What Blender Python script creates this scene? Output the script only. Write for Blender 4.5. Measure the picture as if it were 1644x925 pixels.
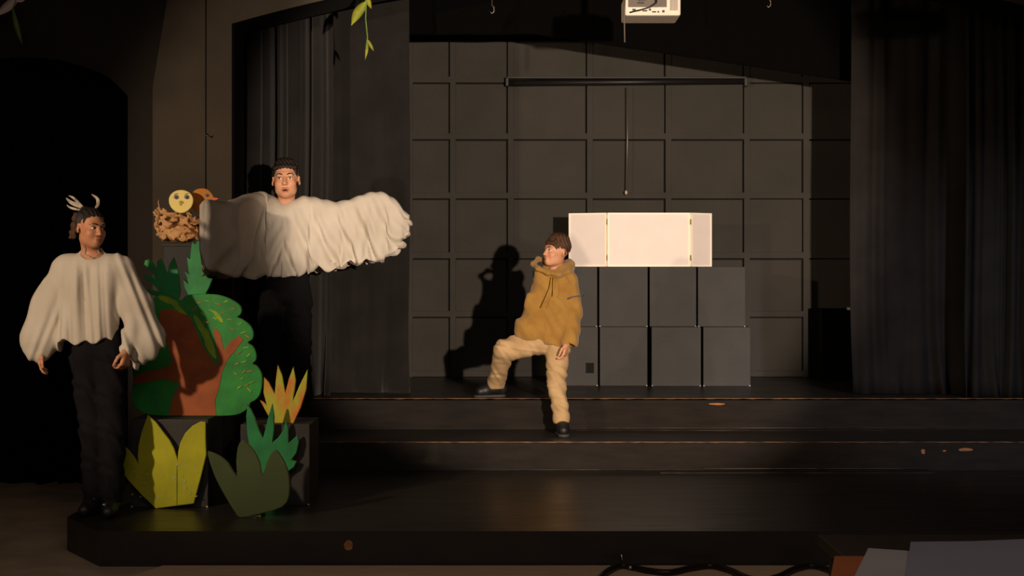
import bpy, bmesh, math, random
import numpy as np
from mathutils import Vector, Matrix
from mathutils.geometry import delaunay_2d_cdt

for o in list(bpy.data.objects): bpy.data.objects.remove(o)
SC = bpy.context.scene
COL = SC.collection
PI = math.pi
random.seed(7); np.random.seed(7)

# ------------------------------------------------------------------ camera
F = 2400.0            # focal length in pixels of the 1644 px frame
HZ = 430.0            # pixel row of the horizon
CH = 1.5              # eye height
cam = bpy.data.cameras.new('camera'); camo = bpy.data.objects.new('camera', cam); COL.objects.link(camo)
camo.location = (0, 0, CH); camo.rotation_euler = (PI/2, 0, 0)
cam.sensor_width = 36; cam.lens = 36*F/1644; cam.shift_y = -(462.5-HZ)/1644; cam.clip_end = 60
SC.camera = camo

def at(px, py, Y):
    return Vector(((px-822)*Y/F, Y, CH+(HZ-py)*Y/F))

# ------------------------------------------------------------------ light
w = bpy.data.worlds.new('world'); SC.world = w; w.use_nodes = True
w.node_tree.nodes['Background'].inputs[0].default_value = (0.02, 0.017, 0.015, 1)
w.node_tree.nodes['Background'].inputs[1].default_value = 0.3
def spot(name, loc, tgt, power, deg, blend, col, rad=.06):
    l = bpy.data.lights.new(name, 'SPOT'); l.energy = power; l.spot_size = math.radians(deg); l.spot_blend = blend
    l.color = col; l.shadow_soft_size = rad
    o = bpy.data.objects.new(name, l); COL.objects.link(o); o.location = loc
    d = Vector(tgt)-Vector(loc); o.rotation_euler = d.to_track_quat('-Z', 'Y').to_euler(); return o
WARM = (1.0, 0.80, 0.58)
spot('stage_or_fill_spot', (2.11, -1.0, 1.98), at(945, 290, 10.3), 5900, 23.6, .30, (1.0, .80, .62), .07)
spot('stage_or_fill_spot', (-4.4, 3.9, 2.5), (-.62, 9.6, 1.62), 800, 42, .5, (1.0, .76, .52), .09)
spot('stage_or_fill_spot', (4.6, 1.0, 3.6), (3.2, 10.6, .8), 1500, 20, .9, (.92, .92, 1.0), .2)  # unseen cool fill, added to brighten the right curtains
al = bpy.data.lights.new('fill_light', 'AREA'); al.shape = 'RECTANGLE'; al.size = 6; al.size_y = 4; al.energy = 135; al.color = (1.0, .80, .68)  # unseen fill panel over the hall, added to lift the dark areas
alo = bpy.data.objects.new('fill_light', al); COL.objects.link(alo); alo.location = (0, 2.5, 4.2); alo.rotation_euler = (math.radians(17), 0, 0)
SC.view_settings.view_transform = 'Standard'; SC.view_settings.look = 'None'
SC.view_settings.exposure = 0; SC.view_settings.gamma = 1; SC.view_settings.use_curve_mapping = False

# ------------------------------------------------------------------ materials
def lin(c):
    return tuple(((v/255)/12.92 if v/255 <= .04045 else ((v/255+.055)/1.055)**2.4) for v in c)+(1,)
MATS = {}
def mat(name, rgb, rough=.7, rgb2=None, scale=8., detail=4., bump=0., bscale=60., spec=.3, stretch=None, metal=0., thr=None, trans=0., sheen=0., rvar=0.):
    m = bpy.data.materials.new(name); m.use_nodes = True; nt = m.node_tree; N = nt.nodes; L = nt.links
    b = N['Principled BSDF']; b.inputs['Base Color'].default_value = lin(rgb); b.inputs['Roughness'].default_value = rough
    b.inputs['Specular IOR Level'].default_value = spec; b.inputs['Metallic'].default_value = metal
    tc = N.new('ShaderNodeTexCoord'); mp = N.new('ShaderNodeMapping'); L.new(tc.outputs['Object'], mp.inputs[0])
    if stretch: mp.inputs['Scale'].default_value = stretch
    if rgb2 is not None:
        n = N.new('ShaderNodeTexNoise'); n.inputs['Scale'].default_value = scale; n.inputs['Detail'].default_value = detail
        L.new(mp.outputs[0], n.inputs['Vector'])
        r = N.new('ShaderNodeValToRGB'); a, c = thr or (.35, .68)
        r.color_ramp.elements[0].position = a; r.color_ramp.elements[1].position = c
        r.color_ramp.elements[0].color = lin(rgb); r.color_ramp.elements[1].color = lin(rgb2)
        L.new(n.outputs[0], r.inputs[0]); L.new(r.outputs[0], b.inputs['Base Color'])
        if rvar:
            mr = N.new('ShaderNodeMapRange'); mr.inputs[3].default_value = rough-rvar; mr.inputs[4].default_value = rough+rvar
            L.new(n.outputs[0], mr.inputs[0]); L.new(mr.outputs[0], b.inputs['Roughness'])
    if bump:
        n2 = N.new('ShaderNodeTexNoise'); n2.inputs['Scale'].default_value = bscale; n2.inputs['Detail'].default_value = 3
        L.new(mp.outputs[0], n2.inputs['Vector'])
        bp = N.new('ShaderNodeBump'); bp.inputs['Strength'].default_value = bump; bp.inputs['Distance'].default_value = .01
        L.new(n2.outputs[0], bp.inputs['Height']); L.new(bp.outputs[0], b.inputs['Normal'])
    if sheen: b.inputs['Sheen Weight'].default_value = sheen
    if trans:
        tr = N.new('ShaderNodeBsdfTranslucent'); tr.inputs[0].default_value = lin(rgb); mx = N.new('ShaderNodeMixShader')
        mx.inputs[0].default_value = trans; L.new(b.outputs[0], mx.inputs[1]); L.new(tr.outputs[0], mx.inputs[2])
        L.new(mx.outputs[0], N['Material Output'].inputs[0])
    MATS[name] = m; return m
M = MATS
mat('panel_wall', (55, 51, 46), .75, (48, 45, 40), 2.5, 5, .25, 30)
mat('groove_or_shade', (14, 13, 12), .9)  # open joints, and the painted-in shade of the arch reveals
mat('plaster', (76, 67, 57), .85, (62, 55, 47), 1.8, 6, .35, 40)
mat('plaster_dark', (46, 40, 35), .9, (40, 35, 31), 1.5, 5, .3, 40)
mat('stage_black', (42, 37, 33), .36, (33, 29, 26), 3., 8, .12, 25, .5, (1, 5, 1), rvar=.12)
mat('riser_black', (38, 33, 30), .75, (30, 26, 24), 4., 8, .15, 25, .08, (1, 1, 5))
mat('bare_wood', (170, 112, 66), .7, (120, 76, 44), 30, 4, stretch=(1, 8, 8))
mat('worn_edge', (110, 76, 48), .6, (44, 34, 26), 9, 6, thr=(.42, .66))
mat('metal_edge', (90, 84, 78), .4, (30, 27, 25), 6, 6, metal=.3, thr=(.4, .7))
mat('hall_floor', (186, 164, 136), .6, (152, 134, 112), 3, 6, .1, 20)
mat('crate_black', (46, 43, 42), .62, (39, 37, 35), 5, 6, .12, 40, .35)
mat('crate_edge', (190, 175, 155), .8)
mat('white_board', (240, 228, 222), .55, (235, 223, 218), 6, 4)
mat('white_frame', (255, 246, 228), .5)
mat('gap_wood', (150, 120, 70), .7)
mat('velvet', (34, 31, 30), .95, (28, 26, 25), 4, 3, .1, 200, .1, sheen=.15)
mat('velvet_black', (6, 5, 5), .95, None, spec=.05)
mat('velvet_grey', (38, 35, 34), .95, (32, 29, 28), 4, 3, .1, 200, .05)
mat('skin', (206, 152, 120), .5, (196, 138, 106), 18, 4, .03, 200, .35)
mat('skin_dark', (186, 130, 98), .5, (174, 118, 88), 18, 4, .03, 200, .35)
mat('lip', (168, 92, 78), .45)
mat('eye_white', (226, 220, 212), .25)
mat('iris', (30, 20, 15), .2)
mat('mouth_dark', (40, 14, 12), .6)
mat('hair_black', (36, 27, 22), .45, (20, 15, 12), 14, 3, .5, 90, .4, (9, 9, 1))
mat('hair_brown', (88, 56, 36), .5, (52, 32, 20), 14, 3, .5, 90, .4, (9, 9, 1))
mat('feather', (190, 176, 160), .8, (120, 108, 98), 20, 3)
mat('white_cloth', (206, 197, 184), .8, (194, 184, 170), 5, 4, .15, 45, .2, trans=.22)
mat('sheer_cloth', (196, 184, 170), .75, (184, 172, 158), 5, 4, .2, 35, .2, trans=.25)
mat('fleece', (158, 120, 60), .95, (144, 106, 50), 12, 5, .5, 120, .1, sheen=.2)
mat('fleece_trim', (90, 84, 92), .8)
mat('khaki', (186, 156, 116), .85, (168, 138, 100), 9, 5, .25, 60, .2)
mat('black_trousers', (22, 20, 23), .9, (17, 16, 18), 6, 4, .2, 60, .1)
mat('shoe_black', (26, 24, 25), .5, None, spec=.4)
mat('shoe_sole', (58, 56, 56), .7)
mat('tree_green', (38, 140, 52), .55, (24, 112, 42), 9, 5, .1, 40, .4)
mat('trunk_paint', (158, 84, 42), .6, (132, 66, 34), 9, 5)
mat('lime_paint', (150, 176, 40), .6, (110, 156, 40), 14, 3)
mat('ochre_paint', (176, 140, 44), .6, (150, 98, 40), 20, 3)
mat('yellow_plant', (170, 166, 12), .7, (136, 138, 12), 5, 6, .08, 40, .4, thr=(.3, .75))
mat('pale_spot', (160, 168, 130), .7)
mat('olive_plant', (56, 68, 32), .75, (47, 58, 27), 5, 4, .08, 40, .4)
mat('emerald_paint', (26, 126, 66), .55, (18, 96, 48), 7, 5, .08, 40, .4)
mat('palm_green', (34, 150, 74), .55, (22, 112, 56), 7, 5, .08, 40, .4)
mat('board_edge', (150, 140, 96), .7)
mat('grass_paint', (170, 172, 48), .55, (206, 104, 44), 16, 3, .08, 40, .4, (1, 1, .35), thr=(.42, .62))
mat('kraft', (224, 176, 124), .85, (206, 156, 106), 10, 4, .3, 30)
mat('chick_yellow', (255, 236, 146), .6, (252, 226, 130), 5, 3)
mat('egg_edge', (214, 138, 50), .7)
mat('duck_orange', (206, 134, 40), .6, (190, 118, 34), 8, 3)
mat('beak_pink', (226, 112, 66), .6)
mat('eye_paint', (120, 112, 138), .6)
mat('beak_olive', (176, 162, 70), .6)
mat('leaf_lime', (140, 140, 34), .6, (104, 116, 30), 9, 3)
mat('leaf_green', (112, 140, 60), .6, (84, 116, 48), 9, 3)
mat('leaf_pale', (226, 206, 202), .7)
mat('projector_white', (214, 200, 184), .5)
mat('projector_grey', (96, 86, 78), .6)  # darker tone for recess, slots, cables and mounting plate
mat('dark_plastic', (24, 22, 22), .45)
mat('rod_steel', (120, 110, 98), .4, metal=.6)
mat('paper', (116, 112, 112), .8, (108, 104, 104), 3, 3)
mat('paper_blue', (92, 92, 104), .8, (88, 88, 98), 3, 3)
mat('orange_card', (118, 62, 30), .7, (104, 54, 26), 5, 3)
mat('cable_black', (34, 28, 27), .35)
mat('silver', (220, 215, 210), .25, metal=.8)
mat('lit_floor_strip', (206, 178, 142), .6, (186, 160, 128), 6, 5, .1, 20, stretch=(1, 6, 1))
mat('table_wood', (34, 27, 23), .5, (28, 22, 19), 5, 4, stretch=(1, 6, 1))

# ------------------------------------------------------------------ object helpers
def setp(o, label=None, cat=None, group=None, kind=None):
    for k, v in (('label', label), ('category', cat), ('group', group), ('kind', kind)):
        if v: o[k] = v
    return o
def empty(name, loc, label, cat, group=None):
    o = bpy.data.objects.new(name, None); COL.objects.link(o); o.location = loc; o.empty_display_size = .1
    return setp(o, label, cat, group)
def mesh_obj(name, me, mats, parent=None, smooth=False, origin=None):
    o = bpy.data.objects.new(name, me); COL.objects.link(o)
    for m_ in (mats if isinstance(mats, (list, tuple)) else [mats]): me.materials.append(M[m_])
    off = None
    if parent is not None:
        off = world_loc(parent)
        o.parent = parent
    elif origin is not None: off = Vector(origin); o.location = off
    if off is not None: me.transform(Matrix.Translation(-off))
    if smooth: me.polygons.foreach_set('use_smooth', [True]*len(me.polygons))
    me.update(); return o
def world_loc(o):
    v = Vector(o.location)
    while o.parent: o = o.parent; v += Vector(o.location)
    return v
def bobj(name, bm, mats, parent=None, smooth=False, origin=None):
    bmesh.ops.recalc_face_normals(bm, faces=bm.faces)
    me = bpy.data.meshes.new(name); bm.to_mesh(me); bm.free()
    return mesh_obj(name, me, mats, parent, smooth, origin)
def struct(name, bm, mats, parent=None):
    o = bobj(name, bm, mats, parent)
    if parent is None: o['kind'] = 'structure'
    return o
def bx(bm, x0, x1, y0, y1, z0, z1, mi=0, bevel=0, rot=0, piv=None):
    vs = [bm.verts.new((x, y, z)) for x in (x0, x1) for y in (y0, y1) for z in (z0, z1)]
    fs = [bm.faces.new([vs[i] for i in q]) for q in ((0, 1, 3, 2), (4, 6, 7, 5), (0, 4, 5, 1), (2, 3, 7, 6), (0, 2, 6, 4), (1, 5, 7, 3))]
    for f in fs: f.material_index = mi
    if rot:
        bmesh.ops.rotate(bm, verts=vs, cent=piv or ((x0+x1)/2, (y0+y1)/2, (z0+z1)/2), matrix=Matrix.Rotation(rot, 3, 'Z'))
    if bevel:
        bmesh.ops.recalc_face_normals(bm, faces=fs)
        es = list({e for f in fs for e in f.edges})
        r = bmesh.ops.bevel(bm, geom=es, offset=bevel, segments=2, affect='EDGES', profile=.6)
        for f in r['faces']: f.material_index = mi
    return vs
def tube(bm, pts, r, seg=8, mi=0, cap=True):
    pts = [Vector(p) for p in pts]; rs = r if isinstance(r, (list, tuple)) else [r]*len(pts)
    rings = []; prev = None
    for i, p in enumerate(pts):
        t = (pts[min(i+1, len(pts)-1)]-pts[max(i-1, 0)]).normalized()
        if prev is None:
            u = t.orthogonal().normalized()
        else:
            u = (prev-t*prev.dot(t)); u = u.normalized() if u.length > 1e-5 else t.orthogonal().normalized()
        prev = u; v = t.cross(u)
        rings.append([bm.verts.new(p+(u*math.cos(a)+v*math.sin(a))*rs[i]) for a in [2*PI*k/seg for k in range(seg)]])
    for a, b in zip(rings, rings[1:]):
        for k in range(seg):
            f = bm.faces.new((a[k], a[(k+1) % seg], b[(k+1) % seg], b[k])); f.material_index = mi; f.smooth = True
    if cap:
        for rg in (rings[0][::-1], rings[-1]):
            f = bm.faces.new(rg); f.material_index = mi
def ellip(bm, c, r, mi=0, seg=16, R=None):
    m4 = Matrix.Translation(Vector(c)) @ ((R.to_4x4()) if R is not None else Matrix.Identity(4)) @ Matrix.Diagonal((r[0], r[1], r[2], 1))
    res = bmesh.ops.create_uvsphere(bm, u_segments=seg, v_segments=seg//2+2, radius=1, matrix=m4)
    for f in {f for v in res['verts'] for f in v.link_faces}: f.material_index = mi; f.smooth = True
def catmull(pts, n=4, closed=True):
    out = []; N_ = len(pts)
    rng = range(N_) if closed else range(N_-1)
    for i in rng:
        p = [np.array(pts[(i+j) % N_ if closed else min(max(i+j, 0), N_-1)], float) for j in (-1, 0, 1, 2)]
        for k in range(n):
            t = k/n
            out.append(tuple(.5*((2*p[1])+(-p[0]+p[2])*t+(2*p[0]-5*p[1]+4*p[2]-p[3])*t*t+(-p[0]+3*p[1]-3*p[2]+p[3])*t**3)))
    if not closed: out.append(tuple(pts[-1]))
    return out
def cutout(bm, poly, Y, thick, mi=0, mi_edge=1, bev=.003, tilt=0.0, zbase=None):
    """plywood cut-out: outline (px at distance Y) with front face at Y, real thickness and a softened edge"""
    P = [at(p[0], p[1], Y) for p in poly]
    zb = zbase if zbase is not None else min(p.z for p in P)
    def mk(dy): return [bm.verts.new((p.x, Y+dy+(p.z-zb)*tilt, p.z)) for p in P]
    # inset ring for a rounded front edge
    n = len(P); c2 = []
    area = sum(P[i].x*P[(i+1) % n].z-P[(i+1) % n].x*P[i].z for i in range(n))
    sg = 1 if area > 0 else -1
    for i in range(n):
        a = P[i-1]; b = P[i]; c = P[(i+1) % n]
        t1 = Vector((b.x-a.x, b.z-a.z)); t2 = Vector((c.x-b.x, c.z-b.z))
        if t1.length < 1e-6: t1 = t2
        if t2.length < 1e-6: t2 = t1
        t1.normalize(); t2.normalize(); t = t1+t2
        t = t.normalized() if t.length > .2 else t1
        c2.append((b.x-t.y*bev*sg, b.z+t.x*bev*sg))
    fr = [bm.verts.new((q[0], Y+(q[1]-zb)*tilt, q[1])) for q in c2]
    mid = mk(bev*.7); bk = mk(thick)
    for ring_, m_, fl in ((fr, mi, 0), (bk, mi_edge, 1)):
        v2, _, tri, *_r = delaunay_2d_cdt([Vector((v.co.x, v.co.z)) for v in ring_], [], [list(range(n))], 1, 1e-5)
        tv = [bm.verts.new((q.x, ring_[0].co.y if not tilt else Y+(q.y-zb)*tilt+(thick if fl else 0), q.y)) for q in v2]
        for t_ in tri:
            vs_ = [tv[k] for k in t_]
            nn = (vs_[1].co-vs_[0].co).cross(vs_[2].co-vs_[0].co).y
            if (nn > 0) != bool(fl): vs_.reverse()
            bm.faces.new(vs_).material_index = m_
    for i in range(n):
        j = (i+1) % n
        q = bm.faces.new((fr[i], mid[i], mid[j], fr[j])); q.material_index = mi
        q = bm.faces.new((mid[i], bk[i], bk[j], mid[j])); q.material_index = mi_edge
    bmesh.ops.remove_doubles(bm, verts=bm.verts, dist=2e-5)

# ------------------------------------------------------------------ signed-distance modelling (people, clothes)
def A3(v): return np.array(v, dtype=np.float32)
class Field:
    def __init__(s, lo, hi, h):
        s.h = h; s.lo = np.array(lo, float); s.n = np.ceil((np.array(hi)-s.lo)/h).astype(int)+1
        s.F = np.full(s.n, .5, np.float32)
        s.ax = [(s.lo[i]+np.arange(s.n[i])*h).astype(np.float32) for i in range(3)]
    def sub(s, lo, hi, k):
        i0 = np.clip(np.floor((np.array(lo)-k-s.lo)/s.h).astype(int)-2, 0, s.n); i1 = np.clip(np.ceil((np.array(hi)+k-s.lo)/s.h).astype(int)+3, 0, s.n)
        sl = tuple(slice(a, b) for a, b in zip(i0, i1))
        g = np.meshgrid(*[s.ax[i][sl[i]] for i in range(3)], indexing='ij', sparse=True)
        return sl, g
    def put(s, d, sl, k, op):
        a = s.F[sl]
        if op == 'add':
            h = np.maximum(k-np.abs(a-d), 0)/max(k, 1e-6); s.F[sl] = np.minimum(a, d)-h*h*k*.25
        elif op == 'sub':
            d = -d; h = np.maximum(k-np.abs(a-d), 0)/max(k, 1e-6); s.F[sl] = np.maximum(a, d)+h*h*k*.25
    def cone(s, a, b, ra, rb, k=.02, op='add', flat=1.0, fold=None):
        a = np.array(a, float); b = np.array(b, float); R = max(ra, rb)
        sl, (X, Y, Z) = s.sub(np.minimum(a, b)-R*max(1, flat), np.maximum(a, b)+R*max(1, flat), k+.03)
        ba = b-a; L2 = max(float(ba@ba), 1e-9)
        px, py, pz = X-a[0], Y-a[1], Z-a[2]
        t = np.clip((px*ba[0]+py*ba[1]+pz*ba[2])/L2, 0, 1)
        dx, dy, dz = px-t*ba[0], (py-t*ba[1])/flat, pz-t*ba[2]
        d = np.sqrt(dx*dx+dy*dy+dz*dz)-(ra+(rb-ra)*t)
        if fold is not None: d = d+fold(X, Y, Z, t)
        s.put(d.astype(np.float32), sl, k, op)
    def ell(s, c, r, k=.02, op='add', R=None, fold=None):
        c = np.array(c, float); r = np.array(r, float); m = r.max()
        sl, (X, Y, Z) = s.sub(c-m, c+m, k+.03)
        p = [X-c[0], Y-c[1], Z-c[2]]
        if R is not None:
            Rt = np.array(R.transposed()); p = [Rt[i][0]*p[0]+Rt[i][1]*p[1]+Rt[i][2]*p[2] for i in range(3)]
        k0 = np.sqrt((p[0]/r[0])**2+(p[1]/r[1])**2+(p[2]/r[2])**2)
        k1 = np.sqrt((p[0]/r[0]**2)**2+(p[1]/r[1]**2)**2+(p[2]/r[2]**2)**2)+1e-6
        d = k0*(k0-1)/k1
        if fold is not None: d = d+fold(X, Y, Z, 0)
        s.put(d.astype(np.float32), sl, k, op)
    def box(s, c, r, k=.01, op='add', R=None, rnd=.005):
        c = np.array(c, float); r = np.array(r, float); m = float(np.linalg.norm(r))
        sl, (X, Y, Z) = s.sub(c-m, c+m, k+.03)
        p = [X-c[0], Y-c[1], Z-c[2]]
        if R is not None:
            Rt = np.array(R.transposed()); p = [Rt[i][0]*p[0]+Rt[i][1]*p[1]+Rt[i][2]*p[2] for i in range(3)]
        q = [np.abs(p[i])-(r[i]-rnd) for i in range(3)]
        d = np.sqrt(np.maximum(q[0], 0)**2+np.maximum(q[1], 0)**2+np.maximum(q[2], 0)**2)+np.minimum(np.maximum(q[0], np.maximum(q[1], q[2])), 0)-rnd
        s.put(np.broadcast_to(d, [x.stop-x.start for x in sl]).astype(np.float32), sl, k, op)
    def warp(s, fn):
        X, Y, Z = np.meshgrid(*s.ax, indexing='ij', sparse=True)
        s.F = s.F+fn(X, Y, Z).astype(np.float32)
    def cut(s, fn, k=.006):
        X, Y, Z = np.meshgrid(*s.ax, indexing='ij', sparse=True)
        s.F = np.maximum(s.F, fn(X, Y, Z).astype(np.float32))
    def mesh(s, name, relax=1):
        Fv = s.F; sg = Fv < 0
        a = sg[:-1, :-1, :-1]; allin = a.copy(); anyin = a.copy()
        for dx in (0, 1):
            for dy in (0, 1):
                for dz in (0, 1):
                    q = sg[dx:sg.shape[0]-1+dx, dy:sg.shape[1]-1+dy, dz:sg.shape[2]-1+dz]; allin &= q; anyin |= q
        act = anyin & ~allin; idx = np.argwhere(act); n = len(idx)
        imap = np.full(act.shape, -1, np.int32); imap[act] = np.arange(n)
        acc = np.zeros((n, 3)); cnt = np.zeros(n)
        co = [(0, 0, 0), (1, 0, 0), (0, 1, 0), (1, 1, 0), (0, 0, 1), (1, 0, 1), (0, 1, 1), (1, 1, 1)]
        vals = [Fv[idx[:, 0]+c[0], idx[:, 1]+c[1], idx[:, 2]+c[2]] for c in co]
        for i in range(8):
            for j in range(i+1, 8):
                if sum(abs(co[i][q]-co[j][q]) for q in range(3)) != 1: continue
                va, vb = vals[i], vals[j]; m = (va < 0) != (vb < 0)
                t = np.where(m, va/np.where(m, va-vb, 1), 0)
                p = np.array(co[i])[None]+(np.array(co[j])-np.array(co[i]))[None]*t[:, None]
                acc[m] += p[m]; cnt[m] += 1
        V = (idx+acc/cnt[:, None])*s.h+s.lo
        faces = []
        for axn, (u, v) in enumerate(((1, 2), (2, 0), (0, 1))):
            s0 = [slice(None)]*3; s1 = [slice(None)]*3; s0[axn] = slice(0, -1); s1[axn] = slice(1, None)
            A_, B_ = sg[tuple(s0)], sg[tuple(s1)]; ch = np.argwhere(A_ != B_)
            ok = (ch[:, u] > 0) & (ch[:, v] > 0) & (ch[:, u] < s.n[u]-1) & (ch[:, v] < s.n[v]-1); ch = ch[ok]
            ins = A_[tuple(ch.T)]
            def cell(du, dv):
                c = ch.copy(); c[:, u] += du; c[:, v] += dv; return imap[tuple(c.T)]
            q = np.stack([cell(-1, -1), cell(0, -1), cell(0, 0), cell(-1, 0)], 1)
            q[~ins] = q[~ins][:, ::-1]; faces.append(q)
        Fc = np.concatenate(faces)
        for _ in range(relax):
            S = np.zeros_like(V); C = np.zeros(len(V))
            for i in range(4):
                a_, b_ = Fc[:, i], Fc[:, (i+1) % 4]
                np.add.at(S, a_, V[b_]); np.add.at(C, a_, 1); np.add.at(S, b_, V[a_]); np.add.at(C, b_, 1)
            V = V*.4+.6*S/np.maximum(C, 1)[:, None]
        me = bpy.data.meshes.new(name); me.vertices.add(len(V)); me.vertices.foreach_set('co', V.astype(np.float32).ravel())
        me.loops.add(len(Fc)*4); me.loops.foreach_set('vertex_index', Fc.ravel().astype(np.int32))
        me.polygons.add(len(Fc)); me.polygons.foreach_set('loop_start', np.arange(0, len(Fc)*4, 4, dtype=np.int32))
        me.update(calc_edges=True); me.validate(); return me
def sobj(name, f, m, parent, relax=1):
    return mesh_obj(name, f.mesh(name, relax), m, parent, True)

# ================================================================== SETTING
ZA, Z1, Z2 = .178, .362, .579       # apron, step, stage heights
YA, YS, YT, YW = 7.5, 9.76, 10.53, 12.6
WALLF, WALLB = 9.9, 10.35           # proscenium wall front/back

bm = bmesh.new(); bx(bm, -6, 6, -4, 10.6, -.1, 0); struct('floor', bm, 'hall_floor')
bm = bmesh.new(); bx(bm, -6.1, 6.1, -4, 13.2, 4.4, 4.5); struct('ceiling', bm, 'plaster_dark')
bm = bmesh.new(); bx(bm, -6.2, -6, -4, 10.6, 0, 4.4); struct('wall_left', bm, 'plaster_dark')
bm = bmesh.new(); bx(bm, 6, 6.2, -4, 10.6, 0, 4.4); struct('wall_right', bm, 'plaster_dark')
bm = bmesh.new(); bx(bm, -6.2, 6.2, -4.2, -4, 0, 4.4); struct('wall_rear', bm, 'plaster_dark')

# proscenium wall with the small arch (left) and the stage arch
def arch_stage(x): return 3.527-.0503*(x-1.0)**2
def arch_side(x): return 2.91-.2*((x+3.25)/.68)**2 - (.06*max(0, abs((x+3.25)/.68)-.8)/.2)
def strip_wall(bm, xs, zl, zt, y0, y1):
    prev = None
    for x in xs:
        q = [bm.verts.new(c) for c in ((x, y0, zl(x)), (x, y1, zl(x)), (x, y1, zt), (x, y0, zt))]
        if prev:
            for i in range(4): bm.faces.new((prev[i], prev[(i+1) % 4], q[(i+1) % 4], q[i]))
        else: bm.faces.new(q)
        prev = q
    bm.faces.new(prev[::-1])
bm = bmesh.new()
WL = 10.0
bx(bm, -6, -3.93, WL, WALLB, 0, 4.4)
strip_wall(bm, np.linspace(-3.93, -2.57, 41), arch_side, 4.4, WL, WALLB)
bx(bm, -2.57, -1.95, WL, WALLB, 0, 4.4)
xs = np.linspace(-1.856, 3.86, 90)
strip_wall(bm, xs, arch_stage, 4.4, WALLF, WALLB)
bx(bm, 3.86, 6, WALLF, WALLB, 0, 4.4)
bmesh.ops.recalc_face_normals(bm, faces=bm.faces)
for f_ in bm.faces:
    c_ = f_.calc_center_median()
    f_.material_index = 2 if (WL-.05 < c_.y < WALLB+.01 and abs(f_.normal.y) < .5) or c_.y > WALLB-.01 else (1 if c_.x < -1.95 else 0)  # left wall darker, arch reveals near-black: their shade put into the colour
struct('wall_front', bm, ['plaster', 'plaster_dark', 'groove_or_shade'])
# projecting pilaster beside the stage opening, in two boards with a joint between them
def prism(bm, pts, y0, y1, mi=0):
    a = [bm.verts.new((p[0], y0, p[1])) for p in pts]; b = [bm.verts.new((p[0], y1, p[1])) for p in pts]
    bm.faces.new(a).material_index = mi; bm.faces.new(b[::-1]).material_index = mi
    for i in range(len(pts)):
        bm.faces.new((a[i], a[(i+1) % len(pts)], b[(i+1) % len(pts)], b[i])).material_index = mi
bm = bmesh.new()
XJ = at(330.5, 0, WALLF).x
prism(bm, [(-2.38, 0), (XJ-.004, 0), (XJ-.004, 4.4), (-2.22, 4.4), (-2.285, 3.27), (-2.38, 2.70)], WALLF, WL)  # slanted upper left edge puts the wall's shade line into the shape
prism(bm, [(XJ+.004, 0), (-1.856, 0), (-1.856, 4.4), (XJ+.004, 4.4)], WALLF, WL)
bx(bm, XJ-.01, -1.856, WL, WALLB, 0, 4.4, 1)  # jamb block near-black, its shade painted in
struct('trim_1', bm, ['plaster', 'groove_or_shade'])
bm = bmesh.new()
p = at(336, 218, WALLF); bx(bm, p.x-.02, p.x+.02, WALLF-.012, WALLF+.01, p.z-.004, p.z+.004, rot=0)
tube(bm, [(p.x-.02, WALLF-.01, p.z+.012), (p.x+.02, WALLF-.012, p.z-.012)], .004)
struct('trim_2', bm, 'dark_plastic')

# stage box
bm = bmesh.new(); bx(bm, -2.7, -2.6, WALLB, 13.2, 0, 4.4); struct('wall_stage_left', bm, 'velvet_black')
bm = bmesh.new(); bx(bm, 4.5, 4.6, WALLB, 13.2, 0, 4.4); struct('wall_stage_right', bm, 'velvet_black')
# back wall: boards and panels with open joints
bm = bmesh.new()
bx(bm, -2.7, 4.6, YW+.04, 13.2, 0, 4.4, 1)
s = F/YW
vx = [530, 594, 658, 727, 820, 947, 1073, 1199, 1294, 1388, 1484, 1580, 1676]
hy = [-66, 30, 128, 219, 314, 410, 504, 600]
def X_(px): return (px-822)/s
def Z_(py): return CH+(HZ-py)/s
hw = .024; g = .013
for a in vx: bx(bm, X_(a)-hw, X_(a)+hw, YW-.008, YW+.045, .4, Z_(hy[0])+hw, 0)
for i, b in enumerate(hy):
    for a, c in zip(vx, vx[1:]): bx(bm, X_(a)+hw, X_(c)-hw, YW-.006, YW+.045, Z_(b)-hw, Z_(b)+hw, 0)
for b, d in zip(hy, hy[1:]):
    for a, c in zip(vx, vx[1:]):
        j = random.uniform(-.003, .003)
        bx(bm, X_(a)+hw+.001, X_(c)-hw-g+j, YW+random.uniform(0, .004), YW+.045, Z_(d)+hw+.001, Z_(b)-hw-g+j, 0)
for a, c in zip(vx, vx[1:]): bx(bm, X_(a)+hw+.001, X_(c)-hw-g, YW, YW+.045, .4, Z_(hy[-1])-hw-g, 0)
struct('wall_back', bm, ['panel_wall', 'groove_or_shade'])

# stage, step, apron
bm = bmesh.new()
prism(bm, [(-2.6, 0), (4.5, 0), (4.5, Z2-.012), (-2.6, Z2-.012)], YT+.012, 12.64); 
so = struct('floor_stage', bm, 'riser_black')
bm = bmesh.new(); bx(bm, -2.6, 4.5, YT, 12.6, Z2-.012, Z2); bm2 = bm
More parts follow.
